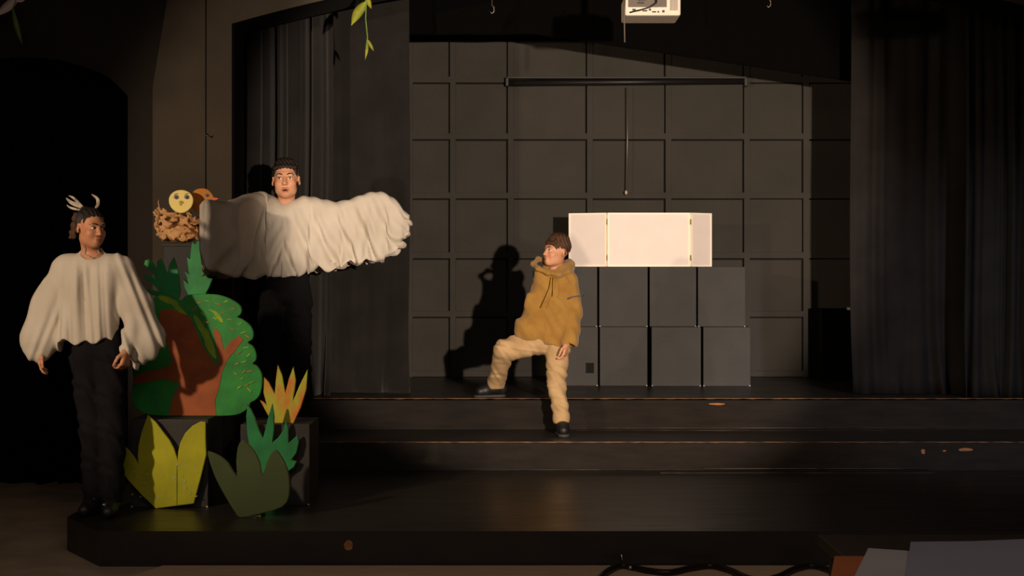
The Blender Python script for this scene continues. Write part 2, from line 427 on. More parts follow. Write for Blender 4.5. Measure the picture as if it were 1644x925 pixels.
# left and right of the step flight the boards stop at the opening
o = struct('floor_stage_boards', bm, 'stage_black')
def edge_strip(name, x0, x1, y, z, m='worn_edge', h=.010):
    bm = bmesh.new(); n = 160; r1 = []; 
    for i in range(n+1):
        x = x0+(x1-x0)*i/n; hh = h*(.55+.45*math.sin(i*1.7)*math.sin(i*.37)+.25*random.random())
        r1.append([bm.verts.new(c) for c in ((x, y-.004, z-hh), (x, y-.004, z+.002), (x, y+.016, z+.002), (x, y+.016, z-hh))])
    for a, b in zip(r1, r1[1:]):
        for k in range(4): bm.faces.new((a[k], a[(k+1) % 4], b[(k+1) % 4], b[k]))
    bm.faces.new(r1[0]); bm.faces.new(r1[-1][::-1])
    return struct(name, bm, m)
bm = bmesh.new()
bx(bm, -1.85, 3.85, YT, 10.7, Z1-.1, Z2-.001); struct('trim_3', bm, 'riser_black')
edge_strip('trim_4', -1.40, 3.6, YT, Z2, h=.0045)
bm = bmesh.new(); bx(bm, -1.85, 3.6, YS, YT+.01, ZA-.05, Z1)
bmesh.ops.recalc_face_normals(bm, faces=bm.faces)
for f_ in bm.faces: f_.material_index = 1 if f_.normal.z > .7 else 0
struct('trim_5', bm, ['riser_black', 'stage_black'])
edge_strip('trim_6', -1.25, 3.35, YS, Z1, h=.0045)
bm = bmesh.new()
pts = [(-2.07, YA), (3.9, YA), (3.9, WALLF-.002), (-2.36, WALLF-.002), (-2.36, 7.93)]
def slab(bm, pts, z0, z1):
    a = [bm.verts.new((p[0], p[1], z0)) for p in pts]; b = [bm.verts.new((p[0], p[1], z1)) for p in pts]
    bm.faces.new(a[::-1]); bm.faces.new(b)
    for i in range(len(pts)): bm.faces.new((a[i], a[(i+1) % len(pts)], b[(i+1) % len(pts)], b[i]))
slab(bm, pts, 0, ZA); bmesh.ops.bevel(bm, geom=[e for e in bm.edges if all(v.co.z > .1 for v in e.verts)], offset=.003, segments=2, affect='EDGES')
struct('floor_apron', bm, 'stage_black')
bm = bmesh.new()
a = at(1130, 751, YS-.01); b = at(1490, 751, YS-.01)
tube(bm, [(a.x, YS-.012, ZA+.012), (b.x, YS-.012, ZA+.012)], .0035); tube(bm, [(a.x-.3, YS-.16, ZA+.004), (b.x, YS-.16, ZA+.004)], .0025)
tube(bm, [(-.3, YS-.012, ZA+.003), (a.x, YS-.012, ZA+.005)], .0012)
tube(bm, [(.5, YT-.008, Z1+.010), (3.2, YT-.008, Z1+.012)], .0018); tube(bm, [(.45, YT-.09, Z1+.002), (2.6, YT-.09, Z1+.002)], .0012)
struct('trim_7', bm, 'metal_edge')
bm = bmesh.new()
bx(bm, -1.74, 2.05, 6.9, YA-.025, .001, .012, bevel=.003)  # pale strip added to paint the lit band of hall floor
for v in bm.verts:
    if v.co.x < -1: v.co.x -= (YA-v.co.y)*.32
struct('trim_13', bm, 'lit_floor_strip')
# chipped paint showing bare wood on the risers
def chip(px, py, Y, wpx, hpx, seed):
    rnd = random.Random(seed); bm = bmesh.new(); n = 11; ps = []
    for k in range(n):
        a = 2*PI*k/n; r = rnd.uniform(.7, 1.05)
        p_ = at(px+math.cos(a)*wpx/2*r, py+math.sin(a)*hpx/2*r, Y); ps.append((p_.x, p_.z))
    prism(bm, ps, Y-.0015, Y+.01)
    return bm
for i, (px, py, Y, wp, hp) in enumerate([(559, 876, YA, 15, 20), (1482, 725, YS, 7, 10), (1550, 722, YS, 24, 6), (1516, 724, YS, 7, 3), (1152, 649, YT, 30, 4)]):
    struct('trim_%d' % (8+i), chip(px, py, Y, wp, hp, i), 'bare_wood')

# ------------------------------------------------------------------ curtains
def curtain(name, x0, x1, y, z0, z1, folds, amp, m, label, seed=0, group=None, pool=.05, hard=1.0, slope=None, parent=None):
    rnd = random.Random(seed); bm = bmesh.new(); nx = int(max(60, folds*14)); nz = 30
    ph = [rnd.uniform(0, 6.28) for _ in range(6)]; grid = []
    for j in range(nz+1):
        t = j/nz; row = []
        for i in range(nx+1):
            u = i/nx; wv = u+.02*math.sin(u*9+ph[0])+.012*math.sin(u*23+ph[1])+.006*math.sin(t*4+u*11)
            f = math.sin(2*PI*folds*wv+ph[2]); f = math.copysign(abs(f)**hard, f)
            am = amp*(.55+.45*math.sin(u*13+ph[3]))*(1+.4*math.sin(u*31+ph[4]))
            low = max(0, 1-t*6)
            yy = y+am*f*(.75+.25*(1-t))-pool*low**2*(.5+.5*math.sin(u*folds*5+ph[5]))
            xx = x0+(x1-x0)*u+.012*math.sin(t*7+ph[1])*(1-t)+pool*.5*low**2*math.sin(u*17+ph[0])
            zb = z0 + (slope(xx) if slope else 0)
            row.append((xx, yy, zb+(z1-zb)*t))
        grid.append(row)
    fr = [[bm.verts.new(c) for c in r] for r in grid]; bk = [[bm.verts.new((c[0], c[1]+.008, c[2])) for c in r] for r in grid]
    for j in range(nz):
        for i in range(nx):
            bm.faces.new((fr[j][i], fr[j][i+1], fr[j+1][i+1], fr[j+1][i])); bm.faces.new((bk[j][i+1], bk[j][i], bk[j+1][i], bk[j+1][i+1]))
    for i in range(nx):
        for j in (0, nz): bm.faces.new((fr[j][i], bk[j][i], bk[j][i+1], fr[j][i+1]))
    for j in range(nz):
        for i in (0, nx): bm.faces.new((fr[j][i], fr[j+1][i], bk[j+1][i], bk[j][i]))
    o = bobj(name, bm, m, None, True, ((x0+x1)/2, y, z0))
    return setp(o, label, 'curtain', group)
def XP(px, Y): return (px-822)*Y/F
curtain('stage_curtain', XP(395, 10.75), XP(533, 10.75), 10.78, Z2+.004, 4.3, 6.6, .075, 'velvet', 'dark pleated stage curtain hanging behind the performer with outspread white wings', 3, hard=.8)
curtain('stage_curtain', XP(528, 11.0), XP(657, 11.0), 11.0, Z2+.004, 4.3, 3.2, .022, 'velvet', 'flat dark stage curtain between the pleated left curtain and the panelled wall', 5)
curtain('stage_curtain', XP(1369, 10.85), XP(1565, 10.85), 10.9, Z2+.004, 4.3, 6.4, .024, 'velvet_grey', 'wide flat grey stage curtain right of the panelled wall', 9)
curtain('stage_curtain', XP(1549, 10.6), XP(1700, 10.6), 10.62, Z2+.004, 4.3, 7.5, .04, 'velvet_grey', 'deeply folded grey stage curtain at the far right edge, its hem bunched on the floor', 12, pool=.05, hard=.8)
curtain('stage_curtain', -3.95, -2.45, 10.42, .004, 3.3, 12, .05, 'velvet_black', 'black curtain filling the small arch behind the braided performer', 15, hard=.9)
# border added across the stage top; slanted lower edge shaped to shade the panelled wall
curtain('shading_border', -2.55, 4.4, 11.35, 3.27, 4.35, 14, .02, 'velvet_black', 'black border curtain added high across the stage to shade the panelled wall', 21, pool=0,
        slope=lambda x: 0 if x < .2 else max(-.36, -.15*(x-.2)))

# ================================================================== THINGS ON STAGE
# roller screen + pull cord
o = empty('projection_screen', at(1005, 134, YW-.08), 'rolled-up dark projection screen on the panelled back wall with a hanging pull cord', 'projection screen')
YR = YW-.06; sR = F/YR
bm = bmesh.new(); zc = Z_(134)
a = at(814, 134, YR).x; b = at(1197, 134, YR).x
tube(bm, [(a, YR, zc-.005), (b, YR, zc+.012)], .026, 14); bobj('case', bm, 'dark_plastic', o, True)
bm = bmesh.new(); bx(bm, a, b, YR-.04, YR+.06, zc+.03, zc+.046, bevel=.003); bobj('mounting_rail', bm, 'crate_black', o)
for xx in (a, b):
    bm = bmesh.new(); bx(bm, xx-.014, xx+.014, YR-.03, YR+.058, zc-.033, zc+.04, bevel=.006); bobj('end_bracket', bm, 'dark_plastic', o)
c0 = at(1007, 140, YR-.03); c1 = at(1006, 305, YR-.03)
bm = bmesh.new(); tube(bm, [c0, (c0+c1)/2+Vector((.004, 0, 0)), c1], .006, 6); bobj('pull_cord', bm, 'rod_steel', o)
bm = bmesh.new(); ellip(bm, c1+Vector((-.004, 0, -.022)), (.012, .012, .018)); bobj('cord_knob', bm, 'crate_edge', o)

# ceiling projector
PX0, PX1, PY = XP(1003, 8.9), XP(1093, 8.9), 8.9
pz0 = CH+(HZ-25)*8.9/F; pzf = pz0+.125
o = empty('ceiling_projector', ((PX0+PX1)/2, PY+.15, 4.4), 'white projector hanging from the ceiling above the stage with trailing cables', 'projector')
bm = bmesh.new(); bx(bm, PX0, PX1, PY, PY+.29, pz0, pzf, bevel=.014); bobj('body', bm, 'projector_white', o)
bm = bmesh.new(); bx(bm, PX0+.02, PX0+.25, PY-.003, PY+.01, pz0+.05, pz0+.10, bevel=.002); bobj('rear_recess', bm, 'projector_grey', o)
for (u, v, rx_, rz_) in ((.055, .035, .010, .005), (.12, .028, .014, .004), (.15, .035, .006, .006), (.175, .022, .012, .004), (.2, .022, .005, .005), (.23, .025, .007, .007), (.095, .075, .02, .006)):
    bm = bmesh.new(); bx(bm, PX0+u-rx_, PX0+u+rx_, PY-.004, PY+.01, pz0+v-rz_, pz0+v+rz_, bevel=.001); bobj('socket', bm, 'dark_plastic', o)
for k in range(6):
    bm = bmesh.new(); bx(bm, PX0+.27+k*.008, PX0+.274+k*.008, PY-.002, PY+.01, pz0+.03, pz0+.10); bobj('vent_slot', bm, 'projector_grey', o)
bm = bmesh.new(); tube(bm, [(PX0+.19, PY+.05, pzf+.04), (PX0+.19, PY-.03, pz0+.12), (PX0+.185, PY-.035, pz0+.07), (PX0+.15, PY-.035, pz0+.045), (PX0+.09, PY-.03, pz0+.028), (PX0+.05, PY-.012, pz0+.022), (PX0+.03, PY, pz0+.018)], .005, 8); bobj('signal_cable', bm, 'dark_plastic', o)
bm = bmesh.new(); tube(bm, [(PX0+.06, PY+.05, pzf+.04), (PX0+.05, PY-.02, pz0+.11), (PX0+.09, PY-.02, pz0+.09), (PX0+.13, PY, pz0+.095)], .004, 8); bobj('power_cable', bm, 'projector_grey', o)
cx = (PX0+PX1)/2
bm = bmesh.new(); tube(bm, [(cx, PY+.15, pzf-.01), (cx, PY+.15, 4.40)], .022, 12); bobj('ceiling_pole', bm, 'projector_white', o)
bm = bmesh.new(); bx(bm, cx-.09, cx+.09, PY+.06, PY+.24, pzf-.002, pzf+.018, bevel=.004); bobj('mounting_plate', bm, 'projector_grey', o)
bm = bmesh.new(); tube(bm, [(PX0+.004, PY+.004, pzf), (PX0-.003, PY-.004, pz0), at(1003, 68, 8.88)], .004, 6); bobj('loose_cable', bm, 'projector_grey', o)

# hooks above the stage
for (px, y1, lab) in ((790, 22, 'small grey rigging hook hanging above the stage left of the projector'), (1234, 12, 'small grey rigging hook hanging above the stage right of the projector')):
    p0 = at(px, y1, 9.2)
    bm = bmesh.new(); tube(bm, [(p0.x, 9.2, 4.4), (p0.x, 9.2, p0.z+.05)], .002, 6)
    tube(bm, [(p0.x, 9.2, p0.z+.05), (p0.x+.012, 9.2, p0.z+.04), (p0.x+.012, 9.2, p0.z+.012), (p0.x-.002, 9.2, p0.z), (p0.x-.010, 9.2, p0.z+.012)], .003, 6)
    setp(bobj('rigging_hook', bm, 'rod_steel', None, True, (p0.x, 9.2, 4.4)), lab, 'hook')

# black crates
def crate(px0, px1, ztop, zbot, Y, depth, label, rot=0, hole=None, group=None, cat='crate'):
    x0, x1 = XP(px0, Y), XP(px1, Y)
    o = empty('black_crate', ((x0+x1)/2, Y+depth/2, zbot), label, cat, group)
    bm = bmesh.new(); bx(bm, x0, x1, Y, Y+depth, zbot, ztop, bevel=.004); bobj('body', bm, 'crate_black', o)
    if hole:
        h = at(hole[0], hole[1], Y)
        bm = bmesh.new(); bx(bm, h.x-.032, h.x+.032, Y-.003, Y+.004, h.z-.04, h.z+.04, bevel=.002); bobj('hand_hole', bm, 'groove_or_shade', o)
    # worn corners
    for xx in (x0, x1):
        if random.random() < .7:
            bm = bmesh.new(); xi = xx+(.006 if xx == x0 else -.006); bx(bm, xi-.005, xi+.005, Y-.001, Y+.01, zbot+.001, zbot+.007); bobj('worn_corner', bm, 'crate_edge', o)
    o.rotation_euler.z = rot
    return o
YC = 11.65; ZM = Z2+.462; ZT = ZM+.467
bot = [(884, 960), (963, 1039.5), (1046, 1125.5), (1129, 1205)]
top = [(886, 959), (962, 1040), (1043, 1118), (1120.5, 1197)]
nb = ['black crate leftmost in the bottom row, with a dark hand hole, behind the child', 'black crate on the stage floor, second from the left in the bottom row', 'black crate on the stage floor, third from the left in the bottom row', 'black crate on the stage floor, rightmost of the bottom row']
ntp = ['black crate in the upper row, leftmost, partly behind the child in mustard', 'black crate in the upper row, second from the left, under the white screen', 'black crate in the upper row, third from the left, under the white screen', 'black crate in the upper row, rightmost, jutting past the white screen']
for i in range(4):
    crate(bot[i][0], bot[i][1], ZM-.002, Z2, YC-(.0, .01, .03, .03)[i], .46, nb[i], hole=(947, 591) if i == 0 else None, group='stacked black crates at the back of the stage')
    crate(top[i][0], top[i][1], ZT, ZM-.001, YC+(.01, 0, .015, .0)[i], .46, ntp[i], group='stacked black crates at the back of the stage')

# white folding screen on the crates
o = empty('folding_screen', ((XP(1041, 11.72)), 11.85, ZT), 'white three-panel folding screen standing open on top of the black crates', 'screen')
def screen_panel(xa, ya, xb, yb, h, nm):
    d = Vector((xb-xa, yb-ya, 0)); L = d.length; ang = math.atan2(d.y, d.x); z0 = ZT+.001
    R = Matrix.Translation((xa, ya, 0)) @ Matrix.Rotation(ang, 4, 'Z')
    fr = .012
    bm = bmesh.new()
    bx(bm, 0, L, 0, .03, z0, z0+fr); bx(bm, 0, L, 0, .03, z0+h-fr, z0+h); bx(bm, 0, fr, 0, .03, z0+fr, z0+h-fr); bx(bm, L-fr, L, 0, .03, z0+fr, z0+h-fr)
    bmesh.ops.transform(bm, matrix=R, verts=bm.verts); bobj('frame', bm, 'white_frame', o)
    bm = bmesh.new(); bx(bm, fr, L-fr, .004, .024, z0+fr, z0+h-fr); bmesh.ops.transform(bm, matrix=R, verts=bm.verts); bobj('panel', bm, 'white_board', o)
YP = 11.68; H = 86.5*YP/F
screen_panel(XP(975.5, YP), YP, XP(1107.5, YP), YP, H, 'c')
d2 = YP+.13; screen_panel(XP(913, d2), d2, XP(973, YP), YP, H, 'l')
d3 = YP+.12; screen_panel(XP(1111, YP), YP, XP(1143, d3), d3, H, 'r')
for px in (974.3, 1109.2):
    bm = bmesh.new(); x = XP(px, YP+.03); bx(bm, x-.007, x+.007, YP+.034, YP+.042, ZT+.001, ZT+H); bobj('seam_strip', bm, 'groove_or_shade', o)
for px in (974.3, 1109.2):
    for dz in (.07, H-.07):
        bm = bmesh.new(); x = XP(px, YP); tube(bm, [(x, YP+.012, ZT+dz-.02), (x, YP+.012, ZT+dz+.02)], .008, 8); bobj('hinge', bm, 'gap_wood', o)

# black loudspeaker cabinet by the right curtain
o = empty('storage_cabinet', (XP(1343, 12.2), 12.2, Z2), 'low black cabinet against the back wall beside the right grey curtain', 'cabinet')
bm = bmesh.new(); bx(bm, XP(1316, 12.1), XP(1392, 12.1), 12.1, 12.5, Z2, CH+(HZ-497)*12.1/F, bevel=.005); bobj('body', bm, 'velvet_black', o)
bm = bmesh.new(); q = at(1365, 496, 12.08); bx(bm, q.x-.02, q.x+.018, 12.08, 12.12, q.z-.010, q.z+.012, bevel=.003); bobj('catch', bm, 'crate_edge', o)

# ------------------------------------------------------------------ plinths under the painted plants
crate(210, 334, ZA+.485, ZA, 8.25, .42, 'black crate on the stage apron carrying the painted tree, behind the yellow plant')
crate(386, 497, ZA+.45, ZA, 8.32, .40, 'black crate on the stage apron carrying the orange and yellow grass cutout')
o = empty('tall_plinth', (XP(292, 9.45), 9.45, ZA), 'tall narrow black plinth holding the paper nest behind the painted tree', 'plinth')
zpl = CH+(HZ-391)*9.34/F
bm = bmesh.new(); bx(bm, XP(263, 9.34), XP(324, 9.34), 9.34, 9.58, ZA, zpl-.018, bevel=.003); bobj('column', bm, 'crate_black', o)
bm = bmesh.new(); bx(bm, XP(259, 9.34), XP(327, 9.34), 9.3365, 9.6, zpl-.018, zpl, bevel=.003); bobj('top_board', bm, 'crate_black', o)

def plant(name, poly, Y, thick, mats, label, cat, tilt=0., smooth_n=0, bev=.004):
    pts = catmull(poly, smooth_n) if smooth_n else poly
    bm = bmesh.new(); cutout(bm, pts, Y, thick, 0, 1, bev, tilt)
    cx_ = sum(p[0] for p in poly)/len(poly); zb = min(at(p[0], p[1], Y).z for p in poly)
    o = empty(name, (XP(cx_, Y), Y, zb), label, cat)
    b = bobj('board', bm, mats, o)
    return o
def brace(o, px, Y, ztop, zbot, depth):
    bm = bmesh.new(); x = XP(px, Y)
    prism_pts = [(Y, zbot), (Y+depth, zbot), (Y, ztop)]
    a = [bm.verts.new((x-.012, p[0], p[1])) for p in prism_pts]; b = [bm.verts.new((x+.012, p[0], p[1])) for p in prism_pts]
    bm.faces.new(a); bm.faces.new(b[::-1])
    for i in range(3): bm.faces.new((a[i], a[(i+1) % 3], b[(i+1) % 3], b[i]))
    bobj('brace', bm, 'board_edge', o)

# painted tree
YTREE = 8.42
sc = [(251, 479), (262, 476), (276, 478), (287, 485), (291, 486), (298, 479), (312, 476), (336, 476), (354, 478), (370, 484), (384, 493), (388, 503), (385, 510), (381, 513), (390, 517), (402, 527), (407, 539), (405, 549), (398, 554), (406, 560), (411, 571), (411, 582), (406, 588), (413, 592), (420, 604), (421, 620), (417, 638), (409, 647), (402, 651), (399, 658), (388, 667), (373, 671), (344, 672), (300, 672), (262, 672), (232, 668), (215, 655), (211, 635), (214, 615), (212, 590), (218, 570), (220, 545), (230, 525), (234, 505), (243, 488)]
tree = plant('painted_tree', catmull(sc, 3), YTREE, .022, ['tree_green', 'board_edge'], 'painted plywood tree with scalloped green crown and brown trunk on a black crate', 'stage prop', 0)
trunk = [(271, 671), (276, 645), (290, 619), (262, 612), (235, 618), (214, 622), (214, 608), (240, 600), (266, 594), (277, 585), (268, 555), (256, 520), (258, 500), (275, 500), (290, 506), (303, 511), (313, 530), (326, 560), (340, 582), (352, 594), (350, 570), (342, 536), (347, 531), (354, 540), (359, 566), (370, 552), (384, 543), (391, 549), (378, 566), (365, 582), (357, 600), (352, 625), (345, 648), (347, 671)]
bm = bmesh.new(); cutout(bm, trunk, YTREE-.0025, .004, 0, 0, .001); bobj('painted_trunk', bm, 'trunk_paint', tree)
def stroke(bm, px, py, Lp, wp, ang, Y, mi=0):
    n = 8; ps = []; Y -= .00012*(len(bm.faces)//10)
    for k in range(n):
        a = 2*PI*k/n; x = math.cos(a)*Lp/2; y = math.sin(a)*wp/2
        ps.append(at(px+x*math.cos(ang)-y*math.sin(ang), py+x*math.sin(ang)+y*math.cos(ang), Y))
    f = bm.faces.new([bm.verts.new(p) for p in ps]); f.material_index = mi
    g = bm.faces.new([bm.verts.new(p+Vector((0, .0025, 0))) for p in ps][::-1]); g.material_index = mi
    va, vb = list(f.verts), list(g.verts)[::-1]
    for k in range(n): bm.faces.new((va[k], vb[k], vb[(k+1) % n], va[(k+1) % n])).material_index = mi
rnd = random.Random(4)
bm = bmesh.new()
for k, (x, y) in enumerate([(318, 490), (332, 487), (350, 492), (362, 488), (374, 500), (340, 503), (356, 507), (326, 508), (369, 517), (385, 524), (372, 532), (390, 538), (397, 544), (395, 562), (384, 570), (399, 574), (380, 588), (391, 585), (400, 600), (388, 612), (396, 622), (384, 626), (378, 604), (404, 618), (392, 601), (400, 630), (312, 500), (345, 515), (331, 521)]):
    stroke(bm, x, y, rnd.uniform(7, 12), rnd.uniform(1.6, 2.6), rnd.uniform(-.8, .8), YTREE-.0022, k % 2)
bobj('leaf_strokes', bm, ['ochre_paint', 'lime_paint'], tree)['kind'] = 'stuff'
bm = bmesh.new()
for (x, y, l, w_, a) in [(322, 528, 44, 10, 1.05), (335, 552, 50, 11, 1.15), (350, 512, 26, 7, .9), (338, 566, 34, 8, 1.0), (270, 486, 36, 10, .35), (285, 498, 26, 8, .8), (296, 508, 20, 6, .9), (330, 540, 20, 12, 1.3)]:
    stroke(bm, x, y, l, w_, a, YTREE-.0016)
bobj('lime_strokes', bm, 'lime_paint', tree)
brace(tree, 305, YTREE+.022, ZA+.485+.35, ZA+.487, .16)
def rest(o, z):   # set a prop down on the surface that carries it
    bpy.context.view_layer.update()
    lo = min((c.matrix_world @ v.co).z for c in o.children for v in c.data.vertices); o.location.z += z-lo+.0005
rest(tree, ZA+.485)

yp = [(192, 707), (198, 712), (206, 719), (214, 729), (222, 741), (221, 727), (222, 712), (227, 690), (237, 663), (250, 674), (262, 690), (272, 703), (279, 716), (285, 735), (286, 722), (289, 708), (297, 692), (309, 680), (322, 673), (330, 674), (330, 700), (331, 727), (322, 764), (311, 805), (280, 809), (250, 813), (228, 792), (205, 767), (194, 752), (189, 739), (189, 722)]
o = plant('painted_plant', yp, 8.2, .018, ['yellow_plant', 'board_edge'], 'large yellow-green painted plant cutout with three pointed leaves, leaning against a black crate', 'stage prop', 0)
bm = bmesh.new()
for k in range(26):
    x = rnd.uniform(212, 318); y = rnd.uniform(722, 796)
    stroke(bm, x, y, rnd.uniform(2, 5), rnd.uniform(1.5, 3), rnd.uniform(0, 3), 8.1985)
bobj('paint_spots', bm, 'pale_spot', o)['kind'] = 'stuff'
bm = bmesh.new(); stroke(bm, 284, 775, 74, 1.2, 1.57, 8.1985); bobj('leaf_crease', bm, 'olive_plant', o)
rest(o, ZA)
op = [(333, 729), (338, 727), (352, 733), (366, 744), (380, 767), (379, 742), (382, 718), (388, 709), (396, 712), (408, 725), (417, 743), (421, 763), (428, 743), (435, 729), (442, 723), (450, 731), (458, 745), (464, 766), (464, 797), (453, 815), (420, 825), (387, 832), (377, 823), (360, 795), (344, 764)]
o = plant('painted_plant', catmull(op, 2), 7.9, .02, ['olive_plant', 'board_edge'], 'dark olive-green painted plant cutout with three rounded leaves at the front of the apron', 'stage prop', 0)
brace(o, 415, 7.92, ZA+.25, ZA+.002, .16); rest(o, ZA)
ap = [(397, 652), (403, 660), (409, 673), (416, 694), (422, 706), (426, 692), (431, 670), (437, 651), (440, 670), (440, 692), (437, 713), (446, 706), (454, 695), (459, 676), (463, 692), (463, 714), (470, 708), (478, 701), (480, 712), (476, 730), (468, 741), (476, 744), (472, 753), (462, 760), (456, 766), (454, 816), (412, 816), (408, 770), (402, 730), (397, 700), (395, 672)]
o = plant('painted_plant', ap, 8.27, .018, ['emerald_paint', 'board_edge'], 'emerald painted spiky plant cutout between the olive plant and the orange grass', 'stage prop', 0)
rest(o, ZA)
gp = [(417, 650), (423, 653), (428, 658), (423, 638), (424, 613), (432, 622), (441, 640), (443, 615), (446, 593), (453, 610), (458, 638), (464, 615), (471, 596), (475, 618), (473, 634), (470, 652), (481, 626), (494, 600), (492, 632), (483, 662), (471, 687), (440, 687), (430, 674)]
o = plant('painted_grass', gp, 8.38, .018, ['grass_paint', 'board_edge'], 'orange and yellow painted grass cutout with pointed blades standing on a black crate', 'stage prop', 0)
brace(o, 455, 8.398, ZA+.45+.16, ZA+.452, .12); rest(o, ZA+.45)
pl = [(308, 388), (313, 392), (317, 386), (324, 388), (325, 400), (328, 410), (333, 408), (339, 405), (340, 412), (334, 418), (325, 426), (333, 424), (341, 418), (340, 430), (333, 436), (324, 444), (333, 441), (341, 441), (341, 449), (336, 461), (327, 478), (330, 520), (302, 520), (303, 476), (296, 462), (294, 448), (302, 456), (300, 446), (295, 434), (303, 440), (301, 424), (300, 412), (305, 416), (306, 402)]
o = plant('painted_palm_leaf', pl, 9.325, .010, ['palm_green', 'board_edge'], 'bright green serrated palm leaf cutout on the right front of the tall plinth', 'stage prop', 0)
pl2 = [(231, 428), (233, 421), (240, 420), (247, 427), (252, 436), (252, 424), (258, 418), (264, 430), (268, 445), (272, 428), (279, 416), (284, 430), (288, 450), (290, 470), (284, 500), (288, 668), (256, 668), (258, 492), (252, 480), (240, 474), (236, 466), (248, 470), (256, 472), (246, 460), (233, 452), (230, 443), (240, 446), (250, 452), (244, 440), (236, 433)]
o = plant('painted_palm_leaf', pl2, 8.56, .016, ['palm_green', 'board_edge'], 'green spiky leaf cutout standing behind the left side of the painted tree', 'stage prop', 0)
rest(o, ZA+.485)

# nest of crumpled brown paper
NC = Vector((XP(291, 9.45), 9.45, zpl))
def crumple(bm, c, L, wd, rnd, ang, elev=0):
    n = 9; m = 3; d = Vector((math.cos(ang), math.sin(ang), elev)).normalized(); side = d.cross(Vector((0, 0, 1))).normalized(); up = side.cross(d)
    ro = rnd.uniform(0, 3.1); s2 = side*math.cos(ro)+up*math.sin(ro); u2 = d.cross(s2)
    rows = []
    for i in range(n+1):
        t = i/n-.5; row = []
        for j in range(m+1):
            v = j/m-.5
            p = c+d*(t*L)+s2*(v*wd*(1-.5*abs(2*t)))+u2*(rnd.uniform(-1, 1)*wd*.22+.35*wd*math.sin(i*1.9+j*2))
            row.append(p)
        rows.append(row)
    fr = [[bm.verts.new(p) for p in r] for r in rows]; bk = [[bm.verts.new(p+u2*.0025) for p in r] for r in rows]
    for i in range(n):
        for j in range(m):
            bm.faces.new((fr[i][j], fr[i+1][j], fr[i+1][j+1], fr[i][j+1])); bm.faces.new((bk[i][j+1], bk[i+1][j+1], bk[i+1][j], bk[i][j]))
    for i in range(n):
        for j in (0, m): bm.faces.new((fr[i][j], bk[i][j], bk[i+1][j], fr[i+1][j]))
    for j in range(m):
        for i in (0, n): bm.faces.new((fr[i][j], fr[i][j+1], bk[i][j+1], bk[i][j]))
nest = empty('paper_nest', NC, 'bird nest of crumpled brown paper on top of the tall plinth', 'nest')
rnd = random.Random(11); bm = bmesh.new()
f = Field(np.array(NC)+np.array((-.23, -.2, -.01)), np.array(NC)+np.array((.23, .2, .28)), .0085)
f.ell(NC+Vector((0, 0, .07)), (.125, .11, .065), .01)
for k in range(95):
    th = rnd.uniform(0, 2*PI); z = rnd.uniform(.03, .185); rr = .095+.048*math.sin(PI*min(1, z/.20)*.62)+rnd.uniform(-.01, .012)
    c = NC+Vector((rr*math.cos(th), rr*math.sin(th)*.85, z-.022*math.cos(th)*(z/.19)))
    Rr = Matrix.Rotation(th+PI/2+rnd.uniform(-.7, .7), 3, 'Z') @ Matrix.Rotation(rnd.uniform(-.7, .7), 3, 'Y') @ Matrix.Rotation(rnd.uniform(0, 3), 3, 'X')
    f.ell(c, (rnd.uniform(.035, .06), rnd.uniform(.018, .028), rnd.uniform(.008, .014)), .004, R=Rr)
f.ell(NC+Vector((0, 0, .21)), (.085, .07, .07), .01, 'sub')
f.warp(lambda X, Y, Z: .006*np.abs(np.sin(X*70+Z*50+3*np.sin(Y*40)))+.006*np.abs(np.sin(Z*95-X*40+2*np.sin(X*60)))-.005)
f.cut(lambda X, Y, Z: NC.z+.001-Z+0*X+0*Y)
mesh_obj('crumpled_paper', f.mesh('crumpled_paper', 0), 'kraft', nest, False)
bm = bmesh.new(); p0 = at(256, 336, 9.36); tube(bm, [p0+Vector((.01, 0, -.03)), p0, at(254, 324, 9.36), at(255, 321, 9.36)], [.004, .004, .003, .002], 6)
p0 = at(252, 352, 9.36); tube(bm, [p0, at(248, 360, 9.35), at(252, 371, 9.35), at(259, 368, 9.36)], .004, 6); bobj('loose_twig', bm, 'kraft', nest)

# chick and duck heads (painted board) in the nest
YE = 9.38
chick = empty('chick_cutout', at(290, 340, YE), 'yellow round painted chick face peeking out of the paper nest', 'stage prop')
pts = [(290.5+19.5*math.cos(a)*(1-.10*math.sin(-a)), 323.5-18.5*math.sin(a)+(0)) for a in [2*PI*k/40 for k in range(40)]]
bm = bmesh.new(); cutout(bm, pts, YE, .02, 0, 1, .004); bobj('board', bm, ['chick_yellow', 'egg_edge'], chick)
for ex in (283, 300):
    bm = bmesh.new(); stroke(bm, ex, 316.5, 8.5, 7.5, .2, YE-.0025, 0); stroke(bm, ex+.5, 317, 4.5, 4.5, 0, YE-.004, 1); stroke(bm, ex-.5, 311.5, 8, 1.3, -.25, YE-.003, 0); bobj('painted_eye', bm, ['eye_paint', 'iris'], chick)
bm = bmesh.new(); stroke(bm, 291, 325, 8, 6, 0, YE-.003); stroke(bm, 290, 329, 4, 3, .3, YE-.003); bobj('painted_beak', bm, 'beak_olive', chick)
YD = 9.5
duck = empty('duck_cutout', at(327, 322, YD), 'orange painted bird head with a pink beak behind the yellow chick', 'stage prop')
pts = catmull([(307, 316), (310, 308), (317, 303.5), (326, 302.5), (334, 305), (339, 310), (343, 317), (342, 324), (338, 336), (320, 342), (309, 334)], 3)
bm = bmesh.new(); cutout(bm, pts, YD, .018, 0, 1, .003); bobj('board', bm, ['duck_orange', 'egg_edge'], duck)
bm = bmesh.new(); cutout(bm, [(340, 316), (346, 317.5), (351, 318.5), (348, 321), (342, 322)], YD-.001, .014, 0, 0, .001); bobj('beak', bm, 'beak_pink', duck)
